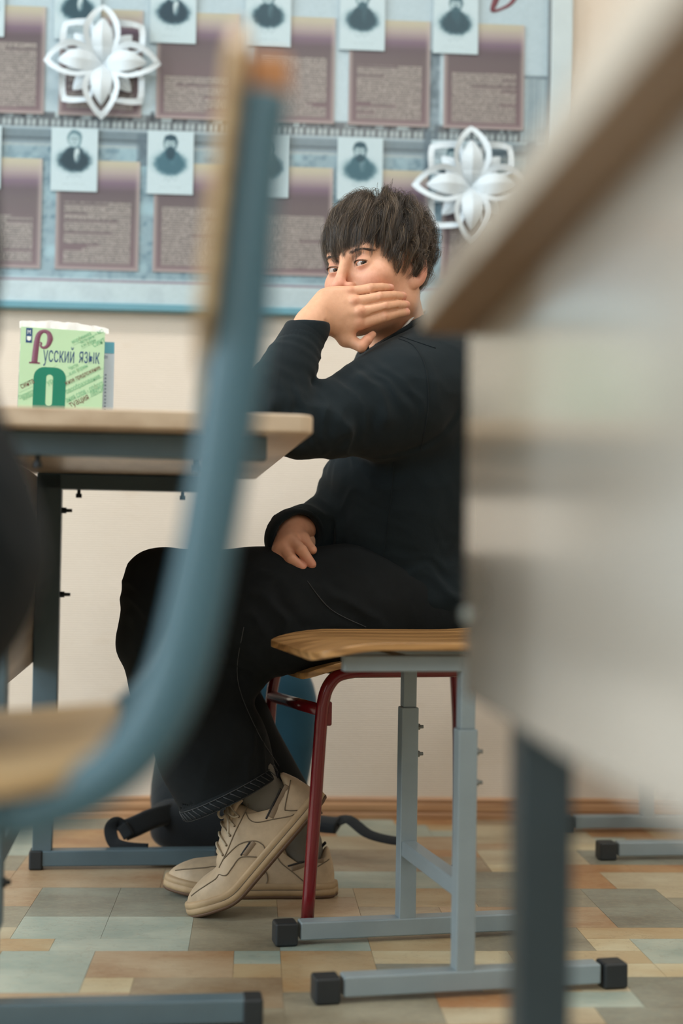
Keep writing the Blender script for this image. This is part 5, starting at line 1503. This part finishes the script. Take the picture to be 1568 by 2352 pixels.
for nm, ob, pts in (('armhole_seam', SW, [(915, 778), (950, 795), (975, 840), (983, 900), (980, 960), (965, 1035)]), ('shoulder_seam', SW, [(918, 772), (955, 785), (1000, 800)]),
                    ('side_seam', SW, [(905, 1060), (897, 1150), (885, 1250), (872, 1320)]), ('outer_seam', JE, [(560, 1440), (545, 1560), (590, 1680), (640, 1760)]), ('pocket_seam', JE, [(705, 1335), (760, 1400), (840, 1440)])):
    q_ = on_cloth(ob, pts)
    if len(q_) > 3: tube_obj(nm, q_, .0008, M_RIB if ob is SW else M_STITCH, ob, 6, world=True)
# hem stitching: a worn, slightly lighter turned-up edge
rh = ring(hp - hn * .0015, hn, .0855, 60)
band('hem', hp, hn, [(-.030, .082), (-.020, .0885), (-.006, .0885), (-.001, .0880), (.0008, .0865), (-.002, .0850), (-.05, .0820), (-.06, .002)], M_JEAN, JE)
tube_obj('hem_edge', ring(hp - hn * .0006, hn, .0868, 60), .0011, M_STITCH, JE, 6, world=True, closed=True)
for i in range(44):
    a_ = ring(hp - hn * .003, hn, .0890, 44)[i]; b_ = ring(hp - hn * .017, hn, .0890, 44)[(i + 1) % 44]
    tube_obj('hem_crease', [a_, (a_ + b_) / 2 + (a_ - hp).normalized() * .0003, b_], .0009, M_STITCH, JE, 5, world=True)
tube_obj('hem_stitching', ring(hp - hn * .0185, hn, .0888, 60), .0008, M_STITCH, JE, 5, world=True, closed=True)
# ------------------------------------------------------------------ sneakers
M_LEATH = mat('worn cream leather', (186, 164, 136), 0.55, var=0.14, vscale=38, bump=0.12, bscale=420)
M_TOE = mat('scuffed pale toe leather', (210, 196, 172), 0.6, var=0.10, vscale=30, bump=0.15, bscale=300)
M_MID = mat('yellowed rubber sole', (172, 146, 112), 0.6, var=0.14, vscale=20, bump=0.15, bscale=260)
M_OUT = mat('brown outsole', (92, 68, 50), 0.7, var=0.12)
M_SEAM = mat('dark shoe seam', (110, 96, 78), 0.8, var=0.1)  # darker brown for seams, midsole line and eyelets
M_STRIPE = mat('dark shoe stripe', (34, 32, 34), 0.5, var=0.05); M_BAND = mat('taupe shoe band', (132, 112, 90), 0.6, var=0.08)
M_LACE = mat('cream lace', (180, 166, 144), 0.85, var=0.08, vscale=80); M_LINE = mat('navy collar lining', (22, 24, 32), 0.9)
HX = [-.0095, -.007, 0, .007, .0234, .0416, .060, .083, .098, .125, .156, .18, .198, .225, .248, .265, .276, .284, .2885]
HZ = [.032, .050, .074, .087, .072, .0690, .079, .100, .106, .098, .081, .069, .060, .0555, .050, .042, .035, .028, .021]
WX = [-.0095, -.005, .004, .02, .045, .10, .15, .195, .225, .25, .268, .28, .2885]
WY = [.004, .017, .025, .030, .032, .0335, .038, .043, .0425, .037, .027, .016, .003]
Z0 = .012
def sh_h(x): return float(np.interp(x, HX, HZ))
def sh_w(x): return float(np.interp(x, WX, WY))
def sh_side(x, z):
    h, w_ = sh_h(x), sh_w(x); t = min(.985, max(0, (z - Z0) / max(.004, h - Z0)))
    return w_ * (1 - t ** 2.5) ** (1 / 2.5)
def bender(deg):
    xs = np.linspace(-.03, .32, 701); th = np.radians(deg) * np.clip((xs - .180) / .055, 0, 1); th = np.radians(deg) * (lambda u: u * u * (3 - 2 * u))(np.clip((xs - .180) / .055, 0, 1))
    dx = xs[1] - xs[0]; cx = np.concatenate([[0], np.cumsum(np.cos(th[:-1]) * dx)]) + xs[0]; cz = np.concatenate([[0], np.cumsum(np.sin(th[:-1]) * dx)])
    def f(p):
        x, y, z = p; t = np.interp(x, xs, th); return Vector((np.interp(x, xs, cx) - z * math.sin(t), y, np.interp(x, xs, cz) + z * math.cos(t)))
    return f
def sneaker(name, M0, deg, parent):
    bd = bender(deg)
    sh = empty(name); sh.parent = parent
    inv = parent.matrix_basis.inverted(); sh.matrix_basis = inv @ M0
    def mk(nm, V, Fc, m_, par=sh, smooth=True):
        me = arr_mesh(nm, [bd(v) for v in V], Fc)
        b = bmesh.new(); b.from_mesh(me); bmesh.ops.recalc_face_normals(b, faces=b.faces); b.to_mesh(me); b.free()
        return link_mesh(nm, me, m_, par, smooth=smooth)
    # upper
    xs = np.concatenate([np.linspace(-.0095, .02, 9)[:-1], np.linspace(.02, .25, 36)[:-1], np.linspace(.25, .2885, 12)])
    nt = 48; V = []
    for x in xs:
        h, w_ = sh_h(x), sh_w(x); dip = .030 * max(0, 1 - ((x - .048) / .046) ** 2) if .002 < x < .094 else 0
        for j in range(nt + 1):
            t = math.pi * j / nt; c, s_ = math.cos(t), math.sin(t)
            y = w_ * math.copysign(abs(c) ** .8, c); z = Z0 + (h - Z0) * s_ ** .8
            z -= dip * (lambda q: q * q * (3 - 2 * q))(max(0, min(1, (.80 - abs(c)) / .22))); V.append((x, y, z))
    Fc = [(i * (nt + 1) + j, i * (nt + 1) + j + 1, (i + 1) * (nt + 1) + j + 1, (i + 1) * (nt + 1) + j) for i in range(len(xs) - 1) for j in range(nt)]
    up = mk('upper', V, Fc, M_LEATH)
    # sole: midsole wall with a groove, thin outsole
    def layer(nm, zs, m_):
        V = []; xs2 = np.concatenate([np.linspace(-.0155, .01, 9)[:-1], np.linspace(.01, .25, 26)[:-1], np.linspace(.25, .294, 12)])
        for (z, g) in zs:
            for x in xs2:
                u = max(0.0, min(1.0, (x + .0155) / .3095)); w_ = sh_w(min(.2885, max(-.0095, x * .965 + .0045))) + .0045 + g
                if u < .012 or u > .988: w_ *= .55
                V.append((x + g * (2 * u - 1), w_, z)); 
            for x in xs2[::-1]:
                u = max(0.0, min(1.0, (x + .0155) / .3095)); w_ = sh_w(min(.2885, max(-.0095, x * .965 + .0045))) + .0045 + g
                if u < .012 or u > .988: w_ *= .55
                V.append((x + g * (2 * u - 1), -w_, z))
        m2 = 2 * len(xs2); Fc = []
        for k in range(len(zs) - 1):
            for i in range(m2): Fc.append((k * m2 + i, k * m2 + (i + 1) % m2, (k + 1) * m2 + (i + 1) % m2, (k + 1) * m2 + i))
        nx_ = len(xs2)
        for k in (0, len(zs) - 1):
            for i in range(nx_ - 1): Fc.append((k * m2 + i, k * m2 + i + 1, k * m2 + m2 - 2 - i, k * m2 + m2 - 1 - i))
        return mk(nm, V, Fc, m_)
    layer('midsole', [(-.001, .001), (.004, .0015), (.0085, .0012), (.0095, .0002), (.0105, .0010), (.0165, .0004), (.0195, -.0010)], M_MID)
    for sd in (1, -1):
        V_, F_ = sweep([(x, sd * (sh_w(x) + .0053), .0096) for x in np.linspace(.005, .275, 40)], circ(.0007, 5), up=(0, sd, 0)); mk('midsole_line', V_, F_, M_SEAM)
    layer('outsole', [(-.0065, -.001), (-.004, .001), (-.001, .0012)], M_OUT)
    def seam(nm, pts, r, m_, off=.0004, flat=None, side=1):
        P = catmull([(x, 0, z) for x, z in pts], 6); P = [Vector((p.x, side * (sh_side(p.x, p.z) + off), p.z)) for p in P]
        V, Fc = sweep(P, flat or circ(r, 6), up=(0, side, 0)); mk(nm, V, Fc, m_)
    for sd in (1, -1):
        seam('seam', [(.0746, .0889), (.089, .0832), (.1258, .0740), (.1598, .0630), (.188, .056)], .0010, M_SEAM, side=sd)
        seam('seam', [(.0884, .0825), (.093, .0697), (.0871, .0567), (.0651, .0395), (.0445, .0230), (.0369, .0197)], .0009, M_SEAM, side=sd)
        seam('stripe', [(.0213, .0634), (.0476, .0567), (.0739, .0500)], 0, M_STRIPE, flat=rrect(.0006, .0016, .0003, 1), side=sd)
        seam('band', [(.0100, .0590), (.037, .0525), (.0670, .0452)], 0, M_BAND, flat=rrect(.0005, .0045, .0003, 1), side=sd)
        seam('seam', [(.0005, .0600), (.0388, .0386), (.040, .0325), (.0294, .0200)], .0011, M_SEAM, side=sd)
        seam('seam', [(.1728, .0600), (.1357, .0568), (.1141, .0417), (.1091, .0281), (.1113, .0200)], .0010, M_SEAM, side=sd)
        seam('stripe', [(.1194, .0455), (.1328, .0440), (.1461, .0425)], 0, M_STRIPE, flat=rrect(.0006, .0014, .0003, 1), side=sd)
        seam('band', [(.1150, .0400), (.128, .0390), (.1420, .0380)], 0, M_BAND, flat=rrect(.0005, .0040, .0003, 1), side=sd)
        seam('seam', [(.1306, .0210), (.1482, .0405), (.1705, .0404), (.1865, .0397), (.2036, .0480), (.225, .0445), (.2451, .0400), (.2638, .0345), (.277, .0290)], .0011, M_SEAM, side=sd)
        seam('collar_edge', [(.0068, .0862), (.0150, .0785), (.0234, .0718), (.0416, .0688), (.060, .0785), (.083, .0985)], .0022, M_LINE, off=-.0030, side=sd)
        for i, (x, z) in enumerate(((.102, .0865), (.118, .0820), (.135, .0770), (.151, .0710), (.167, .0650))):
            bm = bmesh.new(); bmesh.ops.create_uvsphere(bm, u_segments=8, v_segments=6, radius=.0022); me = bpy.data.meshes.new('eyelet'); bm.to_mesh(me); bm.free()
            me.transform(Matrix.Translation(bd((x, sd * (sh_side(x, z) + .0006), z)))); link_mesh('eyelet', me, M_SEAM, sh, smooth=True)
    # tongue
    V = []; tx = np.linspace(.082, .175, 10)
    for x in tx:
        for j in range(7):
            s_ = -1 + j / 3; w_ = .021 - .04 * max(0, x - .1); V.append((x - (.004 if x < .1 else 0), s_ * w_, sh_h(x) + .004 - .010 * s_ * s_ + .010 * max(0, (.105 - x) / .025)))
    n0 = len(V); V += [(a, b_, c - .005) for a, b_, c in V]
    Fc = [(i * 7 + j, i * 7 + j + 1, i * 7 + j + 8, i * 7 + j + 7) for i in range(9) for j in range(6)]; Fc += [tuple(n0 + q for q in f) for f in Fc]
    rim = list(range(7)) + [i * 7 + 6 for i in range(1, 10)] + [63 + j for j in range(5, -1, -1)] + [i * 7 for i in range(8, 0, -1)]
    for i in range(len(rim)): a, b_ = rim[i], rim[(i + 1) % len(rim)]; Fc.append((a, b_, b_ + n0, a + n0))
    mk('tongue', V, Fc, M_LEATH)
    # laces
    def lace(pts, r=.0026):
        V, Fc = sweep(catmull(pts, 6), circ(r, 7, r * .62)); return mk('lace', V, Fc, M_LACE)
    for i, x in enumerate((.102, .118, .135, .151, .167)):
        z = (.0865, .0820, .0770, .0710, .0650)[i]; y = sh_side(x, z)
        lace([(x, -y - .001, z), (x - .002, -y * .6, sh_h(x) + .004), (x - .003, 0, sh_h(x) + .008), (x - .002, y * .6, sh_h(x) + .004), (x, y + .002, z)])
    lace([(.104, .004, .112), (.110, .020, .119), (.119, .032, .116), (.121, .034, .108), (.113, .026, .105), (.106, .010, .110)], .0024)
    lace([(.104, -.002, .113), (.094, .012, .123), (.086, .022, .119), (.088, .026, .111), (.098, .016, .109), (.105, .004, .111)], .0024)
    lace([(.106, .006, .112), (.114, .030, .100), (.122, .041, .090), (.130, .045, .083)], .0024); lace([(.105, .002, .112), (.108, .028, .104), (.106, .036, .093), (.099, .036, .088)], .0024)
    return sh
ex = Vector((-.643, 0, -.766)); ez = Vector((-.766, 0, .643)); ey = Vector((0, -1, 0))
hinge = at(550, 2057, 2.418)
Rn = Matrix((ex, ey, ez)).transposed(); MN = Matrix.Translation(hinge - ex * .205 + ez * .003) @ Rn.to_4x4()
sneaker('sneaker', MN, 29, BOY)
MF = Matrix.Translation((-.012, 2.592, .0068)) @ Matrix.Rotation(math.radians(180), 4, 'Z') @ Matrix.Rotation(math.radians(2), 4, 'Z')
sneaker('sneaker', MF, 7, BOY)
# socks
for M0, hem, k in ((MN, J['hemN'], 1), (MF, J['hemF'], 0)):
    a0 = M0 @ Vector((.052, 0, .040)); a1 = M0 @ Vector((.050, 0, .082)); a2 = a1 + (J['kn' + ('N' if k else 'F')] - a1) * .12; a3 = a1 + (J['kn' + ('N' if k else 'F')] - a1) * .30
    tube_obj('sock', catmull([a0, a1, a2, a3], 5), 0, M_SOCK, BOY, world=True, prof=circ(1, 24), up=M0.to_3x3() @ Vector((1, 0, 0)), scale=[(.038 - .0002 * i, .0215 + .0011 * i) for i in range(16)])

# ------------------------------------------------------------------ backpack by the wall
M_BPD = cloth_mat('black backpack cloth', (34, 38, 42), .8, .1, 500); M_BPB = cloth_mat('blue backpack cloth', (40, 84, 106), .75, .1, 500); M_BPG = cloth_mat('dark grey backpack cloth', (50, 56, 60), .8, .1, 500)
BP = empty('backpack', 'dark backpack with blue back panel slumped on the floor behind the boy', 'backpack', (-0.20, 3.03, 0))
def superbox(c, r, e=.45, n=28, m_=18, shape=None):
    V, Fc = [], []
    f = lambda w, q: math.copysign(abs(w) ** q, w)
    for i in range(m_ + 1):
        ph = -math.pi / 2 + math.pi * i / m_
        for j in range(n):
            th = 2 * math.pi * j / n; v = Vector((r[0] * f(math.cos(ph), e) * f(math.cos(th), e), r[1] * f(math.cos(ph), e) * f(math.sin(th), e), r[2] * f(math.sin(ph), e)))
            if shape: v = shape(v)
            V.append(Vector(c) + v)
    for i in range(m_):
        for j in range(n): Fc.append((i * n + j, i * n + (j + 1) % n, (i + 1) * n + (j + 1) % n, (i + 1) * n + j))
    me = arr_mesh('soft', V, Fc); b = bmesh.new(); b.from_mesh(me); bmesh.ops.remove_doubles(b, verts=b.verts, dist=1e-5); bmesh.ops.recalc_face_normals(b, faces=b.faces); b.to_mesh(me); b.free()
    return me
link_mesh('main_compartment', superbox((-.075, .03, .205), (.105, .10, .185), .5, shape=lambda v: v + Vector((0.02 * (v.z / .18), .012 * math.sin(v.z * 18), 0))), M_BPG, BP, smooth=True)
link_mesh('back_panel', superbox((.055, .0, .215), (.092, .075, .185), .62, shape=lambda v: Vector((v.x * (1 + .12 * math.sin(v.z * 14 + .5)), v.y, v.z))), M_BPB, BP, smooth=True)
tube_obj('panel_seam', [Vector((.040, -.078, .04)), Vector((.046, -.082, .12)), Vector((.046, -.082, .22)), Vector((.040, -.078, .33))], .002, M_BPD, BP)
link_mesh('base_pocket', superbox((-.060, -.045, .056), (.122, .095, .0555), .6), M_BPD, BP, smooth=True)
flat = rrect(.0016, .013, .0015, 2); o_ = Vector((-.20, 3.03, 0))
def strap(nm, pts, prof, scale=None, up=(0, 0, 1)):
    P = catmull([Vector(at(*p)) - o_ for p in pts], 6); tube_obj(nm, P, 0, M_BPD, BP, prof=prof, up=up)
strap('shoulder_strap', [(392, 1868, 2.90), (350, 1880, 2.86), (310, 1898, 2.83), (285, 1908, 2.82)], rrect(.012, .020, .008, 3), up=(0, -1, .3))
strap('strap_end', [(290, 1905, 2.82), (268, 1890, 2.815), (254, 1905, 2.81), (262, 1935, 2.80), (290, 1948, 2.79), (340, 1952, 2.79)], flat, up=(0, 1, .15))
strap('strap_slider', [(280, 1895, 2.812), (296, 1922, 2.806)], rrect(.006, .011, .003, 2), up=(0, -1, 0))
strap('shoulder_strap', [(680, 1880, 2.92), (735, 1892, 2.92), (775, 1896, 2.91)], rrect(.011, .022, .008, 3), up=(0, -.3, 1))
strap('strap_end', [(770, 1890, 2.91), (800, 1882, 2.92), (845, 1915, 2.88), (900, 1930, 2.86), (955, 1934, 2.86)], flat, up=(0, -.5, 1))

# ------------------------------------------------------------------ the classmate at the left edge, almost wholly out of the picture
M_NAVY = cloth_mat('dark navy jumper', (17, 27, 34), .92, .03)
def classmate():
    o = Vector((-.40, .97, 0))
    t = empty('person', 'classmate in dark navy jumper on the blue chair, cut off by the left edge', 'person', o)
    h = .010
    V = Vol((-1.05, .60, -.005), (-.15, 1.34, 1.36), h); y0 = .97
    hd = Vector((-.455, y0, 1.20))
    V.add(EL_(hd + Vector((0, 0, .02)), (.093, .074, .105))); V.add(EL_(hd + Vector((-.035, 0, -.055)), (.060, .056, .060)), .03); V.add(EL_(hd + Vector((-.098, 0, -.02)), (.014, .012, .016)), .02)
    for s in (-1, 1): V.add(EL_(hd + Vector((.012, s * .076, -.01)), (.018, .008, .03)), .01)
    V.add(RC_(hd + Vector((.02, 0, -.06)), (-.40, y0, .98), .050, .055), .02)
    V.add(EL_((-.37, y0, .82), (.10, .145, .17)), .05); V.add(EL_((-.365, y0, .60), (.11, .14, .12)), .05)
    for s in (-1, 1):
        y = y0 + s * .09; V.add(RC_((-.38, y, .565), (-.80, y0 + s * .11, .575), .075, .055), .03); V.add(RC_((-.80, y0 + s * .11, .575), (-.76, y0 + s * .11, .07), .052, .036), .02)
        V.add(RC_((-.755, y0 + s * .11, .035), (-.93, y0 + s * .12, .03), .034, .030), .02)
        a, e, w_ = Vector((-.42, y0 + s * .155, .895)), Vector((-.46, y0 + s * .20, .68)), Vector((-.66, y0 + s * .12, .66))
        V.add(RC_(a, e, .045, .038), .03); V.add(RC_(e, w_, .036, .026), .01); V.add(EL_(w_ + Vector((-.05, 0, -.005)), (.045, .038, .016)), .02)
        for q in range(4): V.add(RC_(w_ + Vector((-.08, (q - 1.5) * .018, -.004)), w_ + Vector((-.15 - .008 * (1.5 - abs(q - 1.5)), (q - 1.5) * .020, -.022)), .0095, .008), .004)
        V.add(RC_(w_ + Vector((-.03, -s * .03, 0)), w_ + Vector((-.085, -s * .065, -.012)), .011, .009), .006)
    P, Q = V.mesh(); P = relax(P, Q, 2, .5)
    link_mesh('body', arr_mesh('body', P, Q, lin(np.tile(np.array([222, 174, 146.0]), (len(P), 1)))), M_SKIN, t, world=True, smooth=True)
    V = Vol((-.72, .66, .47), (-.15, 1.28, 1.06), .007)
    V.add(EL_((-.385, y0, .80), (.145, .195, .23))); V.add(EL_((-.350, y0, .60), (.148, .190, .13)), .06); V.add(RC_((-.405, y0, .90), (-.42, y0, .985), .10, .066), .04)
    for s in (-1, 1):
        a, e, w_ = Vector((-.42, y0 + s * .17, .90)), Vector((-.46, y0 + s * .20, .68)), Vector((-.64, y0 + s * .125, .665))
        V.add(EL_(a, (.075, .075, .075)), .04); V.add(RC_(a, e, .074, .056), .04); V.add(RC_(e, w_, .055, .042), .02)
    V.cut(RC_((-.42, y0, .99), (-.44, y0, 1.06), .058, .075), .006)
    P, Q = V.mesh(); P = relax(P, Q, 2, .5); N = normals(P, Q); P = folds(P, N, [((-.30, y0 - .1, .6), (-.30, y0 + .1, .75), .2, .008, .06, (.3, .1, 1), 60)])
    link_mesh('jumper', arr_mesh('jumper', P, Q), M_NAVY, t, world=True, smooth=True)
    V = Vol((-.95, .72, .05), (-.17, 1.22, .70), .008)
    V.add(EL_((-.36, y0, .565), (.14, .165, .085)))
    for s in (-1, 1):
        V.add(RC_((-.38, y0 + s * .09, .570), (-.80, y0 + s * .11, .575), .088, .070), .04); V.add(RC_((-.80, y0 + s * .11, .575), (-.765, y0 + s * .11, .11), .070, .062), .02)
    P, Q = V.mesh(); P = relax(P, Q, 2, .5); link_mesh('trousers', arr_mesh('trousers', P, Q), M_JEAN, t, world=True, smooth=True)
    for s in (-1, 1):
        V = Vol((-1.02, y0 + s * .115 - .08, -.01), (-.66, y0 + s * .115 + .08, .14), .005)
        V.add(RC_((-.755, y0 + s * .11, .045), (-.92, y0 + s * .12, .036), .046, .040)); V.add(RC_((-.755, y0 + s * .11, .05), (-.76, y0 + s * .11, .10), .044, .044), .02)
        V.cut(HS_((0, 0, .002), (0, 0, -1), (-1.1, y0 - .3, -.05), (-.6, y0 + .3, .05)))
        P, Q = V.mesh(); link_mesh('shoe', arr_mesh('shoe', P, Q), M_BPD, t, world=True, smooth=True)
    # short dark hair
    V = Vol((-.58, .86, 1.08), (-.33, 1.08, 1.36), .006)
    V.add(EL_(hd + Vector((.012, 0, .03)), (.098, .084, .112))); V.cut(HS_(hd + Vector((-.055, 0, .05)), (-.8, 0, -.6), (-.6, .8, 1.0), (-.3, 1.1, 1.4))); V.cut(HS_(hd + Vector((.02, 0, -.045)), (-.4, 0, -.9), (-.6, .8, 1.0), (-.3, 1.1, 1.4)))
    P, Q = V.mesh(); N = normals(P, Q); P = P + N * (vnoise(P * 70, 3) * .004)[:, None]
    link_mesh('hair', arr_mesh('hair', P, Q, lin(np.tile(np.array([44, 36, 30.0]), (len(P), 1)))), M_HAIR, t, world=True, smooth=True)
    for s in (-1, 1):
        V_, F_, c_ = eye_mesh((-1, 0, 0)); link_mesh('eye', arr_mesh('eye', V_ + np.array(hd + Vector((-.078, s * .032, 0))), F_, lin(c_)), M_EYE, t, world=True, smooth=True)
    tube_obj('mouth', [hd + Vector((-.092, -.02, -.068)), hd + Vector((-.097, 0, -.069)), hd + Vector((-.092, .02, -.068))], .004, mat('lip', (176, 104, 98), .5), t, 8, world=True)
classmate()
